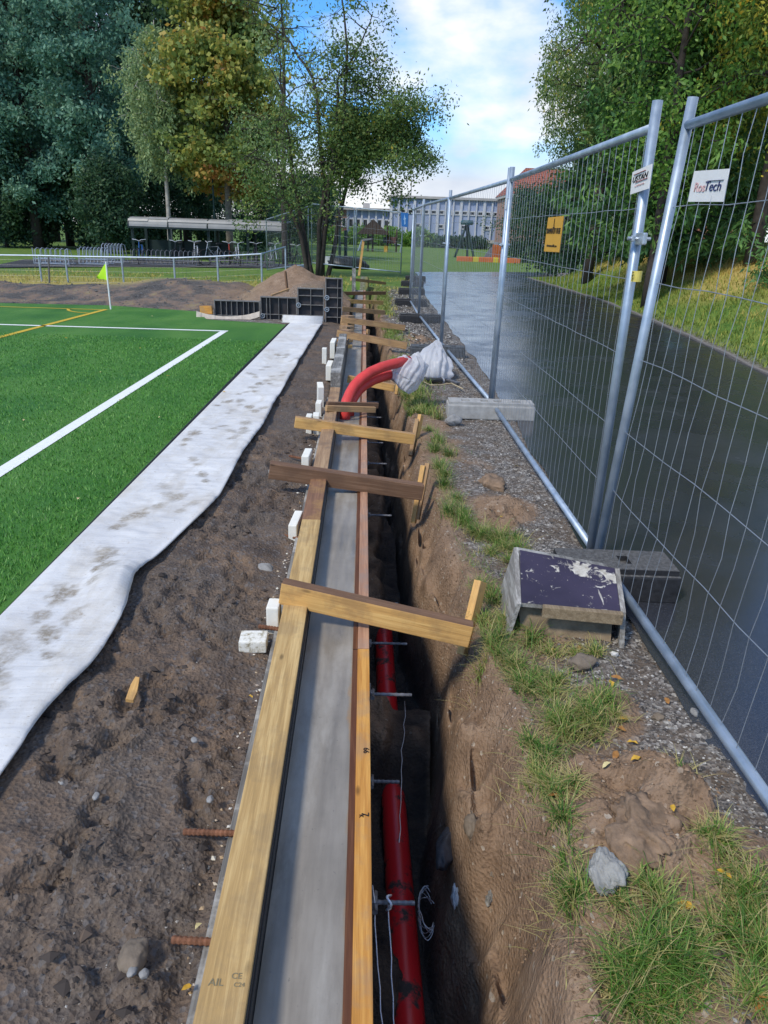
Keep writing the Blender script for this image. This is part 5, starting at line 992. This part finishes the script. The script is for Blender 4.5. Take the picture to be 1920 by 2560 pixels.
def window(x0,x1,za,zb2,Y,par,mid=0):
    mb=MB(); w_=x1-x0; h_=za-zb2; f=.13
    mb.box(((x0+x1)/2,Y-.05,za-f/2),(w_,.1,f)); mb.box(((x0+x1)/2,Y-.05,zb2+f/2),(w_,.1,f)); mb.box((x0+f/2,Y-.05,(za+zb2)/2),(f,.1,h_-2*f)); mb.box((x1-f/2,Y-.05,(za+zb2)/2),(f,.1,h_-2*f))
    for i in range(mid): mb.box((x0+w_*(i+1)/(mid+1),Y-.045,(za+zb2)/2),(.08,.08,h_-2*f)); 
    if mid: mb.box(((x0+x1)/2,Y-.043,(za+zb2)/2-.1*h_),(w_-2*f,.07,.08))
    fr=ch(mb.build('window',M_WHT),par); mb=MB(); mb.box(((x0+x1)/2,Y-.012,(za+zb2)/2),(w_-f,.02,h_-f)); pn=mb.build('pane',M_GLS); pn.parent=fr; pn.matrix_parent_inverse=Matrix.Identity(4)
    if fr.parent: pn.matrix_parent_inverse=(fr.parent.matrix_basis@fr.matrix_parent_inverse@fr.matrix_basis).inverted()
    return fr
zu0,zu1=fz(525,1100),fz(537,1100); zv0,zv1=fz(560,1100),fz(572,1100)
for i in range(15):
    xw0,xw1=fx(mul[i]+2.2),fx(mul[i+1]-2.2); window(xw0,xw1,zu0,zu1,YB,sb)
    if i in (3,6,9,12): window(xw0,xw1,zv0,zv1,YB,sb)
xc=fx(866); mb=MB(); zt2,zw2=fz(519,900),fz(525,900); mb.box(((xc+xa)/2-.02,YB+6.3,(zw2+zb_)/2),(xa-xc-.04,11,zw2-zb_)); ch(mb.build('wing_wall',M_BLUE),sb)
mb=MB(); mb.box(((fx(822)+xa)/2,YB+6.2,(zw2+zt2)/2),(xa-fx(822)-.02,12,zt2-zw2)); ch(mb.build('wing_roof',M_CONB),sb)
mb=MB(); mb.box(((fx(824)+xc)/2,YB+6.2,(zw2+zb_)/2),(xc-fx(824),11,zw2-zb_-.02)); ch(mb.build('brick_end',M_BRICK),sb)
mw=[868+17.9*i for i in range(7)]; mb=MB()
for m_ in mw: mb.box((fx(m_),YB+.7,(zw2+zb_)/2),(.22,.2,zw2-zb_-.03))
ch(mb.build('mullion',M_WHT),sb)
zx0,zx1=fz(546,900),fz(569,900)
for i in range(6): window(fx(mw[i]+2),fx(mw[i+1]-2),zx0,zx1,YB+.8,sb)
window(fx(853),fx(865),zx0,zx1,YB+.7,sb)
mb=MB(); mb.tube([(fx(1027),YB+4,zt_),(fx(1027),YB+4,zt_+2.0)],.05,6); mb.tube([(fx(1021),YB+4,zt_+2.0),(fx(1032),YB+4,zt_+1.9)],.05,6); ch(mb.build('antenna',M_GALVD),sb)
mb=MB(); mb.box((fx(913),YB+5,zt2+.35),(.9,.9,.7)); ch(mb.build('roof_vent',M_CONB),sb)
# brick house
YH=86.0
hb=empty('brick_house',(fx(1350,YH),YH,gz(18,YH)),'pinkish brick house with red tiled roof behind the birch','house')
x0,x1=fx(1272,YH),fx(1480,YH); zt3=fz(487,1330,YH); zgh=gz(18,YH)-.6; M_PBR=simple('pink_brick',(.33,.21,.17),.85,0,.12,3); M_PLI=simple('plinth',(.30,.33,.38),.8)
mb=MB(); mb.box(((x0+x1)/2,YH+5,(zt3+zgh)/2+.4),(x1-x0,10,zt3-zgh-.8)); ch(mb.build('wall',M_PBR),hb)
mb=MB(); mb.box(((x0+x1)/2,YH+5,zgh+.0+.65),(x1-x0+.1,10.1,1.6)); ch(mb.build('plinth',M_PLI),hb)
mb=MB(); mb.box(((x0+x1)/2,YH+5,zt3-.1),(x1-x0+.5,10.5,.3)); ch(mb.build('eaves',M_CONB),hb)
g=G('red_tile'); v=g.co('Object'); wv=g.n('ShaderNodeTexWave',{'Vector':v,'Scale':1.4,'Distortion':.4},wave_type='BANDS',bands_direction='Z').outputs['Fac']; wx_=g.n('ShaderNodeTexWave',{'Vector':v,'Scale':1.2,'Distortion':.2},wave_type='BANDS',bands_direction='X').outputs['Fac']
M_TILE=g.set(g.ramp(g.math('MULTIPLY',g.math('ADD',wv,wx_),.5),[(.2,(.12,.035,.022)),(.7,(.30,.095,.055))]),.8)
zrg=fz(410,1330,YH); mb=MB(); A,B,C_,D_=Vector((x0-.3,YH-.3,zt3+.05)),Vector((x1+.3,YH-.3,zt3+.05)),Vector((x1+.3,YH+10.3,zt3+.05)),Vector((x0-.3,YH+10.3,zt3+.05)); E1,E2=Vector((x0+2.2,YH+5,zrg)),Vector((x1-2.2,YH+5,zrg))
mb.poly([A,B,E2,E1]); mb.poly([B,C_,E2]); mb.poly([C_,D_,E1,E2]); mb.poly([D_,A,E1]); mb.poly([A,D_,C_,B]); ch(mb.build('roof',M_TILE),hb)
for a,b,c,d in [(1289,1325,503,543),(1340,1372,503,543)]: window(fx(a,YH),fx(b,YH),fz(c,1320,YH),fz(d,1320,YH),YH,hb,2)
for a,b,c,d in [(1276,1316,611,632),(1326,1350,611,632),(1372,1420,611,640)]: window(fx(a,YH),fx(b,YH),fz(c,1320,YH),fz(d,1320,YH),YH-.06,hb,1)
YR=55.0; x0,x1=fx(1655,YR),fx(1900,YR); z3=fz(535,1780,YR); z4=fz(590,1780,YR); zgr=gz(x0,YR)-.5
rh=empty('brick_house',((x0+x1)/2,YR,zgr),'orange brick house glimpsed between spruce trunks at the right','house'); mb=MB(); mb.box(((x0+x1)/2,YR+4,(z3+zgr)/2),(x1-x0,8,z3-zgr)); ch(mb.build('wall',M_BRICK),rh)
mb=MB(); mb.prism([(x0-.3,YR-.3,z3),(x0-.3,YR+8.3,z3),(x0-.3,YR+4,z3+2.2)],(x1-x0+.6,0,0)); ch(mb.build('roof',M_TILE),rh); window(fx(1712,YR),fx(1760,YR),fz(588,1740,YR),fz(622,1740,YR),YR,rh,1); window(fx(1800,YR),fx(1830,YR),fz(588,1740,YR),fz(622,1740,YR),YR,rh,1)
# playground -----------------------------------------------------------------------------------
YP=66.0; zp=gz(0,YP); M_PBR2=simple('play_brown',(.05,.03,.022),.7); pt_=empty('climbing_tower',(fx(950,YP),YP,zp),'dark climbing tower with brown boxes and yellow panel before the school','climbing frame')
P2=lambda px,py,Y=YP:aty(px,py,Y)
for px,pt in ((921,566),(933,560),(969,566),(992,575)): mb=MB(); a=P2(px,pt); mb.box((a.x,YP,(a.z+zp)/2),(.14,.14,a.z-zp)); ch(mb.build('tower_post',M_PBR2),pt_)
for px0,px1,pa,pb,m_ in ((921,932,590,605,M_PBR2),(958,968,592,608,M_LAMP),(968,989,592,609,simple('play_red',(.10,.035,.025),.7)),(960,968,614,634,simple('play_yellow',(.5,.30,.03),.6)),(922,942,606,610,M_PBR2)):
    a=P2(px0,pa);b=P2(px1,pb); mb=MB(); mb.box(((a.x+b.x)/2,YP-.15,(a.z+b.z)/2),(b.x-a.x,.12,a.z-b.z)); ch(mb.build('tower_panel',m_),pt_)
a=P2(934,548); mb=MB(); mb.prism([(a.x-1.4,YP-.8,a.z-1.2),(a.x+1.4,YP-.8,a.z-1.2),(a.x,YP-.8,a.z)],(0,1.6,0)); ch(mb.build('tower_roof',M_PBR2),pt_)
mb=MB(); a=P2(1003,612);b=P2(1000,634); mb.tube([P2(985,610),a,b],.05,6); mb.tube([P2(906,600),P2(896,628)],.09,6); ch(mb.build('slide_rail',M_GALV),pt_)
YT=58.0; ap=aty(1168,555,YT); zt4=gz(ap.x,YT); ts=empty('swing_tripod',(ap.x,YT,zt4),'dark green tripod swing with a round cap in front of the school','swing')
for px,dy in ((1137,0),(1169,1.2),(1186,-.3)): b=aty(px,630,YT+dy); b.z=zt4-.05; mb=MB(); mb.tube([b,ap+Vector((0,0,-.1))],.085,8); ch(mb.build('swing_leg',M_LAMP),ts)
mb=MB(); mb.tube([ap+Vector((0,0,-.2)),ap+Vector((0,0,-.05)),ap+Vector((0,0,.12))],[.45,.5,.42],16); ch(mb.build('swing_cap',simple('swing_teal',(.02,.08,.10),.5)),ts)
YO=50.0; M_OR=simple('play_orange',(.50,.135,.035),.6,0,.12,2); M_YL=simple('play_yellow2',(.55,.42,.04),.6,0,.1,2); so_=empty('sandpit_border',(fx(1220,YO),YO,gz(8,YO)),'low orange and yellow sandpit border on the lawn','sandpit')
for px0,px1,m_ in ((1142,1181,M_OR),(1182,1196,M_YL),(1197,1232,M_OR),(1233,1246,M_YL),(1247,1300,M_OR)):
    a=aty(px0,642,YO);b=aty(px1,651,YO); mb=MB(); mb.box(((a.x+b.x)/2,YO,gz(8,YO)+.12),(b.x-a.x,.35,.36),None,.05); ch(mb.build('border_block',m_),so_)
a=aty(1206,618,YO+4);b=aty(1254,648,YO+4); zq=gz(8,YO+4); pw=empty('play_wall',((a.x+b.x)/2,YO+4,zq),'slate grey and orange play panel behind the sandpit border','play panel'); mb=MB(); mb.prism([(a.x,YO+4,zq),(a.x+.6,YO+4,a.z),(a.x+1.1,YO+4,a.z+.15),(b.x-.6,YO+4,a.z-.1),(b.x-.6,YO+4,zq)],(0,.1,0)); ch(mb.build('panel',simple('slate_panel',(.16,.17,.21),.6)),pw); mb=MB(); mb.box((b.x-.25,YO+3.9,(zq+b.z)/2+.5),(.9,.4,1.0)); ch(mb.build('orange_box',M_OR),pw)
# ----------------------------------------------------------------------------- trees and shrubs
def leafmat(name,stops,tr=.42,rough=.5):
    stops=[(p,tuple(min(.9,q*1.4) for q in c)) for p,c in stops]
    g=G(name); c=g.ramp(g.attr('lc'),stops); g.set(c,rough,0,.3); return leafy(g,c,tr)
ML_TEAL=leafmat('leaves_teal',[(0,(.045,.115,.085)),(.5,(.10,.215,.155)),(1,(.24,.37,.25))]); ML_DARK=leafmat('leaves_dark',[(0,(.016,.042,.026)),(.5,(.036,.082,.044)),(1,(.085,.14,.055))]); ML_GREEN=leafmat('leaves_green',[(0,(.04,.11,.02)),(.5,(.095,.20,.035)),(1,(.22,.31,.055))])
ML_BIRCH=leafmat('leaves_birch',[(0,(.05,.10,.035)),(.5,(.11,.18,.05)),(.85,(.21,.25,.07)),(1,(.48,.37,.06))]); ML_PALE=leafmat('leaves_pale',[(0,(.11,.17,.085)),(.6,(.21,.29,.13)),(1,(.34,.38,.16))]); ML_YEL=leafmat('leaves_yellowing',[(0,(.08,.14,.028)),(.5,(.20,.25,.04)),(.8,(.40,.33,.045)),(1,(.60,.40,.05))])
ML_MAPLE=leafmat('leaves_maple',[(0,(.075,.125,.04)),(.4,(.16,.215,.055)),(.65,(.29,.28,.06)),(.85,(.40,.24,.06)),(1,(.40,.17,.06))]); ML_SPR=leafmat('needles',[(0,(.024,.065,.022)),(.5,(.06,.135,.035)),(1,(.15,.25,.055))],.2)
M_BARK=simple('bark_dark',(.045,.036,.030),.9,0,.4,9,.8); M_BARKG=simple('bark_grey',(.17,.15,.12),.9,0,.4,9,.6); M_BARKB=simple('bark_birch',(.34,.32,.29),.8,0,.4,5,.4)
def leafcloud(C,n,sp,size,hang,lcb,rg,asp=.5):
    """C (m,3) cluster centres, n leaves each"""
    m=len(C); P=np.repeat(C,n,0)+rg.normal(0,1,(m*n,3))*np.asarray(sp); k=len(P)
    d=rg.normal(0,1,(k,3)); d[:,2]-=hang; d/=np.linalg.norm(d,axis=1)[:,None]; s=np.cross(d,rg.normal(0,1,(k,3))); s/=np.linalg.norm(s,axis=1)[:,None]+1e-6
    L=size*(.6+.8*rg.random(k)); a=P;b=P+d*(L*.5)[:,None]+s*(L*asp*.5)[:,None];c=P+d*L[:,None];e=P+d*(L*.5)[:,None]-s*(L*asp*.5)[:,None]
    lc=np.clip(np.repeat(lcb,n)+rg.normal(0,.12,k),0,1); return np.stack([a,b,c,e],1).reshape(-1,3),np.repeat(lc,4)
def broad(H,Rr,h0,seed,nl=34,nc=9,n=46,size=.24,sp=.42,tr=.22,kind='broad',lean=0.0,lcfun=None,hang=.35,asp=.5):
    rg=np.random.default_rng(seed); rd=random.Random(seed); mb=MB(); tp=[Vector((lean*z+.12*math.sin(z*.5+seed)*z/H,.12*math.cos(z*.43+seed)*z/H,z)) for z in np.linspace(0,H,12)]
    mb.tube(tp,[tr*(1-i/11.0)**.8+.015 for i in range(12)],9); C=[]; T=lambda z:tp[min(int(z/H*11),10)].lerp(tp[min(int(z/H*11),10)+1],z/H*11-min(int(z/H*11),10))
    for i in range(nl):
        t=(i+rd.random())/nl; z=h0+(H*.97-h0)*t; az=i*2.39996+rd.uniform(-.4,.4); prof=(math.sin(math.pi*(.16+.80*t)))**.75; L=Rr*prof*rd.uniform(.65,1.15)
        up=rd.uniform(.15,.75) if kind!='birch' else rd.uniform(.3,.9); p=T(z); pts=[p]; 
        for k in range(1,6):
            f=k/5; drop=(-.55*f*f*L if kind=='birch' else -.12*f*f*L); pts.append(p+Vector((math.cos(az)*L*f,math.sin(az)*L*f,up*L*f+drop))+Vector((rd.gauss(0,.05),rd.gauss(0,.05),rd.gauss(0,.05)))*L)
        r0=max(.02,tr*.38*(1-t*.7)); mb.tube(pts,[r0*(1-.17*k) for k in range(6)],5,False)
        for c in range(nc):
            f=.28+.72*rd.random()**.8; k=min(int(f*5),4); q=pts[k].lerp(pts[k+1],f*5-k)
            off=Vector((rd.gauss(0,1),rd.gauss(0,1),rd.gauss(0,.7)))*.30*L*.55; e=q+off
            if c%2==0: mb.tube([q,q.lerp(e,.5)+Vector((0,0,.04)),e],[.018,.012,.005],3,False)
            C.append(e)
    if kind=='birch':
        D=[]
        for c in C:
            l=rd.uniform(.4,1.5)
            for k in range(5): D.append(c+Vector((rd.gauss(0,.06),rd.gauss(0,.06),-l*k/4)))
        C=D
    C=np.array([tuple(c) for c in C]); lcb=.2+.6*rg.random(len(C)); lcb=lcb if lcfun is None else lcfun(C,lcb)
    V,lc=leafcloud(C,n,sp,size,hang,lcb,rg,asp); F=np.arange(len(V)).reshape(-1,4); return mb,V,F,lc
def spruce(H,Rr,h0,seed,n=26,size=.2,tr=.18):
    rg=np.random.default_rng(seed); rd=random.Random(seed); mb=MB(); mb.tube([(0,0,0),(0,0,H*.5),(0,0,H)],[tr,tr*.6,.01],8); C=[];z=h0;i=0
    while z<H*.98:
        t=(z-h0)/(H-h0); L=Rr*(1-t)**.75*rd.uniform(.75,1.1)+.12; nb=rd.randint(5,7); a0=rd.random()*6.28
        for k in range(nb):
            az=a0+6.283*k/nb+rd.gauss(0,.12); l=L*rd.uniform(.8,1.1); pts=[Vector((math.cos(az)*l*f,math.sin(az)*l*f,z-.38*l*math.sin(f*2.2)+.14*l*f*f)) for f in (0,.35,.7,1)]; mb.tube(pts,[.03,.02,.012,.004],4,False)
            for f in np.arange(.2,1.01,.09 if l>1 else .2): j=min(int(f*3),2); q=pts[j].lerp(pts[j+1],f*3-j); C.append(q+Vector((rd.gauss(0,.06*l),rd.gauss(0,.06*l),-.05*l*rd.random())))
        z+=rd.uniform(.22,.36)
    C=np.array([tuple(c) for c in C]); V,lc=leafcloud(C,n,(.13,.13,.10),size,.9,.15+.65*rg.random(len(C)),rg,.28); return mb,V,np.arange(len(V)).reshape(-1,4),lc
def settle(parts,name,label,loc,lm,bark,group,cat,rz=0.0,sc=1.0):
    mb,V,F,lc=parts; t=empty(name,loc,label,cat,group,rz); t.scale=(sc,sc,sc)
    o=mb.build('trunk',bark,smooth=True); o.parent=t; c=obj('crown',npmesh('crown',V,F,lm,False,{'lc':lc}),t); return t
def again(src,label,loc,rz,sc):
    c=copy_tree(src); c.location=loc; c.rotation_euler=(0,0,rz); c.scale=(sc,sc,sc); c['label']=label; return c
def gp(px,Y): p=aty(px,600,Y); return Vector((p.x,Y,gz(p.x,Y)-.05))
GW='tall dark trees behind the bike racks'
t1=settle(broad(19.5,3.1,2.0,3,nl=46,nc=9,n=95,size=.23,sp=(.33,.33,.28),tr=.30),'aspen_tree','tall blue green aspen with clumped foliage above the left bike racks',gp(95,47),ML_TEAL,M_BARK,GW,'tree')
t2=settle(broad(20.5,3.0,3.2,5,nl=44,nc=9,n=95,size=.23,sp=(.33,.33,.28),tr=.28),'aspen_tree','tall blue green aspen left of the bike shelter end',gp(262,46),ML_TEAL,M_BARK,GW,'tree')
again(t1,'blue green aspen cut by the left edge of the picture',gp(-75,46),2.1,1.05); again(t2,'slim aspen in the gap between two taller aspens, set back',gp(175,53),1.2,1.0)
t3=settle(broad(24,4.6,2.5,9,nl=44,nc=10,n=80,size=.33,sp=.55,tr=.34),'dark_tree','huge dark tree filling the skyline behind the yellow maple',gp(470,60),ML_DARK,M_BARK,GW,'tree')
again(t3,'dark backdrop tree far left behind the aspens',gp(10,62),.9,1.0); again(t3,'dark backdrop tree behind the left bike racks',gp(140,64),2.6,1.08); again(t3,'dark backdrop tree just left of the pale birch',gp(335,61),4.0,1.05)
t4=settle(broad(6.5,2.6,.4,13,nl=26,nc=9,n=70,size=.22,sp=.36,tr=.12),'undergrowth_shrub','dark tall shrub at the far left behind the path end',gp(15,47),ML_DARK,M_BARK,'shrubs under the dark trees','shrub')
for px,Y,s,lb in [(110,50,.9,'dark shrub behind the left silver rack'),(215,49,.8,'dark shrub behind the middle silver rack'),(320,50,.9,'dark shrub at the left end of the bike shelter'),(400,52,.85,'dark shrub seen through the left bays of the shelter'),(520,54,.8,'dark shrub seen through the middle bays of the shelter'),(640,58,.8,'shrub seen through the right bays of the shelter')]: again(t4,lb,gp(px,Y),random.uniform(0,6),s)
t5=settle(broad(4.6,1.5,.8,17,nl=26,nc=9,n=70,size=.2,sp=.3,tr=.12),'young_tree','low dark young tree just left of the shelter end',gp(272,43.5),ML_DARK,M_BARK,None,'tree')
settle(broad(11.3,2.4,4.6,19,nl=36,nc=7,n=13,size=.18,sp=.14,tr=.13,kind='birch',hang=1.2,asp=.45),'birch_tree','pale drooping birch left of the yellow maple',gp(425,43),ML_PALE,M_BARKB,None,'tree')
mf=lambda C,l:np.clip(.42+.30*np.array([float(vnoise(np.array([c[0]*.9]),np.array([c[2]*.75]),1.0,301)[0]) for c in C])-.10*C[:,0]/3.4+.22*(l-.5)+.30*ss(5.6,3.6,C[:,2]),0,1)
settle(broad(12.8,3.6,3.2,23,nl=46,nc=11,n=64,size=.24,sp=(.36,.36,.20),tr=.20,lcfun=mf,hang=.6,asp=.75),'maple_tree','yellow and orange autumn maple above the bike shelter',gp(575,43),ML_MAPLE,M_BARKG,None,'tree')
settle(broad(12.0,1.7,3.4,29,nl=13,nc=4,n=9,size=.15,sp=.14,tr=.14,kind='birch',hang=1.2,asp=.4),'willow_tree','smoky grey green drooping tree between maple and dark stems',gp(712,37),ML_PALE,M_BARK,None,'tree')
for px,dx,lb in [(470,.25,'pale leaning trunk'),(512,-.1,'pale thick trunk')]: pass
# multi-stemmed dark tree, stems traced at their real distance
YM=27.0
STEMS=[[(772,668),(744,560),(708,490),(694,400),(690,300)],[(782,668),(748,520),(732,450),(722,340),(700,200),(690,60)],[(792,668),(802,520),(832,430),(862,290),(868,116),(857,0),(850,-120)],[(806,668),(812,490),(800,350),(793,230),(762,160),(712,88),(690,20)],[(818,668),(850,538),(868,452),(926,376),(960,330),(990,300)],[(800,668),(822,470),(836,380),(846,200),(900,110),(930,40)]]
base=gp(796,YM); mt=empty('multi_stem_tree',base,'dark multi-stemmed tree with thin bare tops rising behind the sand heap','tree'); mb=MB(); rd=random.Random(41); C=[]; lcb=[]
def twig(p,d,l,lev):
    pts=[p]; q=p.copy(); dd=d.copy()
    for k in range(4): dd=(dd+Vector((rd.gauss(0,.22),rd.gauss(0,.22),rd.gauss(0,.16)+.03))).normalized(); q=q+dd*l/4; pts.append(q.copy())
    r_=.018*l if lev==0 else .009*l+.003; mb.tube(pts,[max(.004,r_*(1-.2*k)) for k in range(5)],4,False)
    if lev<2:
        for k in range(3 if lev==0 else 3): i=rd.randint(1,4); twig(pts[i],(dd+Vector((rd.gauss(0,.8),rd.gauss(0,.8),rd.gauss(0,.5)))).normalized(),l*rd.uniform(.4,.65),lev+1)
    for i in (2,3,4):
        if rd.random()<((.9 if pts[i].z<5.4+base.z else .30)*(1.0 if pts[i].x>base.x+.1 else .30)): C.append(pts[i]-base); lcb.append(rd.random())
for si,st_ in enumerate(STEMS):
    pts=[aty(x,y,YM+(.45*math.sin(si*2.1))*(0 if j==0 else 1)) for j,(x,y) in enumerate(st_)]; pts[0].z=base.z-.1; m=len(pts)
    fine=[]; 
    for i in range(m-1):
        for k in range(4): fine.append(pts[i].lerp(pts[i+1],k/4)+Vector((rd.gauss(0,.02),0,0)))
    fine.append(pts[-1]); n_=len(fine); mb.tube(fine,[.088*(1-.86*i/(n_-1)) for i in range(n_)],8)
    for k in range(16):
        i=rd.randint(int(n_*.34),n_-1); sd_=rd.choice([-1,1]); twig(fine[i],Vector((sd_*rd.uniform(.35,1),rd.gauss(0,.7),rd.uniform(-.15,.8))).normalized(),rd.uniform(.8,1.7)*(1.0 if i<n_*.7 else .8),0)
for px,py,l in [(900,380,1.6),(960,300,1.5),(1000,260,1.2),(1020,330,1.2),(960,400,1.4),(880,440,1.3),(900,330,1.6),(930,250,1.4),(700,430,1.4),(660,400,1.5),(690,500,1.2),(740,470,1.2),(850,330,1.4),(820,300,1.4),(870,230,1.2),(990,330,1.3),(940,350,1.4),(1010,290,1.0)]:
    p=aty(px,py,YM+rd.uniform(-.8,.8)); 
    for k in range(3): twig(p+Vector((rd.gauss(0,.2),rd.gauss(0,.2),rd.gauss(0,.2))),Vector((rd.gauss(0,1),rd.gauss(0,1),rd.gauss(-.1,.5))).normalized(),l*.8,0)
ch(mb.build('trunk',M_BARK,smooth=True),mt)
C=np.array([tuple(c) for c in C]); V,lc=leafcloud(C,15,(.22,.22,.19),.105,.4,.15+.6*np.array(lcb),np.random.default_rng(43),.5); o=obj('crown',npmesh('crown',V,np.arange(len(V)).reshape(-1,4),ML_BIRCH,False,{'lc':lc}),mt)
print('multi leaves',len(V)//4)
# right bank
GR='trees on the bank right of the road'
r1=settle(broad(13.5,2.5,4.6,51,nl=50,nc=8,n=15,size=.115,sp=.12,tr=.17,kind='birch',hang=1.3,asp=.42),'birch_tree','big drooping birch leaning over the road behind the orange sign',gp(1480,25),ML_BIRCH,M_BARK,GR,'tree')
again(r1,'second drooping birch just behind and right of the first',gp(1525,28),2.2,1.08); again(r1,'drooping birch farther back toward the brick house',gp(1440,36),4.0,1.0)
r2=settle(broad(13,2.4,3.0,53,nl=50,nc=8,n=16,size=.105,sp=.12,tr=.16,kind='birch',hang=1.3,asp=.42),'birch_tree','yellowing birch at the right edge above the navy lettered sign',gp(1890,17.5),ML_YEL,M_BARK,GR,'tree')
r3=settle(spruce(15,2.7,1.5,57,n=24,size=.22),'spruce_tree','tall spruce with drooping green sprays behind the near fence posts',gp(1665,20),ML_SPR,M_BARK,GR,'tree')
again(r3,'dark spruce set back between the birch and the near posts',gp(1590,27),1.1,1.05); again(r3,'dark spruce behind the white lettered sign',gp(1780,25),3.0,1.0); again(r3,'spruce set far back at the right edge',gp(1960,24),4.6,1.0)
r5=settle(broad(9.5,1.9,2.2,59,nl=36,nc=9,n=50,size=.11,sp=.24,tr=.11),'young_tree','bright green leafy tree lit between the near posts and birches',gp(1640,18),ML_GREEN,M_BARK,GR,'tree')
settle(spruce(3.4,1.25,.15,61,n=26,size=.13,tr=.05),'spruce_tree','small low spruce overhanging the grass bank at the right edge',Vector((8.35,14.6,gz(8.35,14.6)-.1)),ML_SPR,M_BARK,GR,'tree')
b1=settle(broad(3.6,1.7,.2,63,nl=24,nc=9,n=60,size=.12,sp=.24,tr=.07),'bank_shrub','dense dark shrub right below the orange sign',gp(1470,29),ML_DARK,M_BARK,'shrubs on the bank','shrub')
again(b1,'dark shrub behind the second fence panel near the post',gp(1540,27),1.0,1.1); again(b1,'dark shrub under the birch left of the orange sign',gp(1400,33),2.0,1.0); again(b1,'dark shrub between the spruce trunks, far right',gp(1620,26),3.0,.9); again(b1,'tall dark rounded shrub before the brick house',gp(1318,52),4.0,1.25)
# hedge along the school and far trees
rg=np.random.default_rng(71); C=np.stack([fx(825)+(fx(1085)-fx(825))*rg.random(900),93+1.6*rg.random(900),np.zeros(900)],1); C[:,2]=gz(5,93)+1.9*rg.random(900)*(.75+.25*np.sin(C[:,0]*1.7)); V,lc=leafcloud(C,16,(.35,.3,.25),.4,.2,.3+.5*rg.random(900),rg,.5)
tag(obj('hedge',npmesh('hedge',V,np.arange(len(V)).reshape(-1,4),ML_GREEN,False,{'lc':lc})),'long green hedge in front of the school basement wall','hedge')
rg=np.random.default_rng(73); C=np.stack([fx(1085)+(fx(1195)-fx(1085))*rg.random(360),92+1.6*rg.random(360),gz(12,92)+1.0*rg.random(360)],1); V,lc=leafcloud(C,16,(.35,.3,.22),.4,.2,.2+.5*rg.random(360),rg,.5)
tag(obj('hedge',npmesh('hedge',V,np.arange(len(V)).reshape(-1,4),ML_DARK,False,{'lc':lc})),'lower dark hedge behind the tripod swing','hedge')
again(t4,'far shrub left of the brick school end',gp(800,96),1.0,1.1); again(t4,'far shrub between dark stems and bike shelter',gp(745,80),2.0,1.0); again(t5,'far green tree left behind the dark stems',gp(700,88),3.0,1.1)
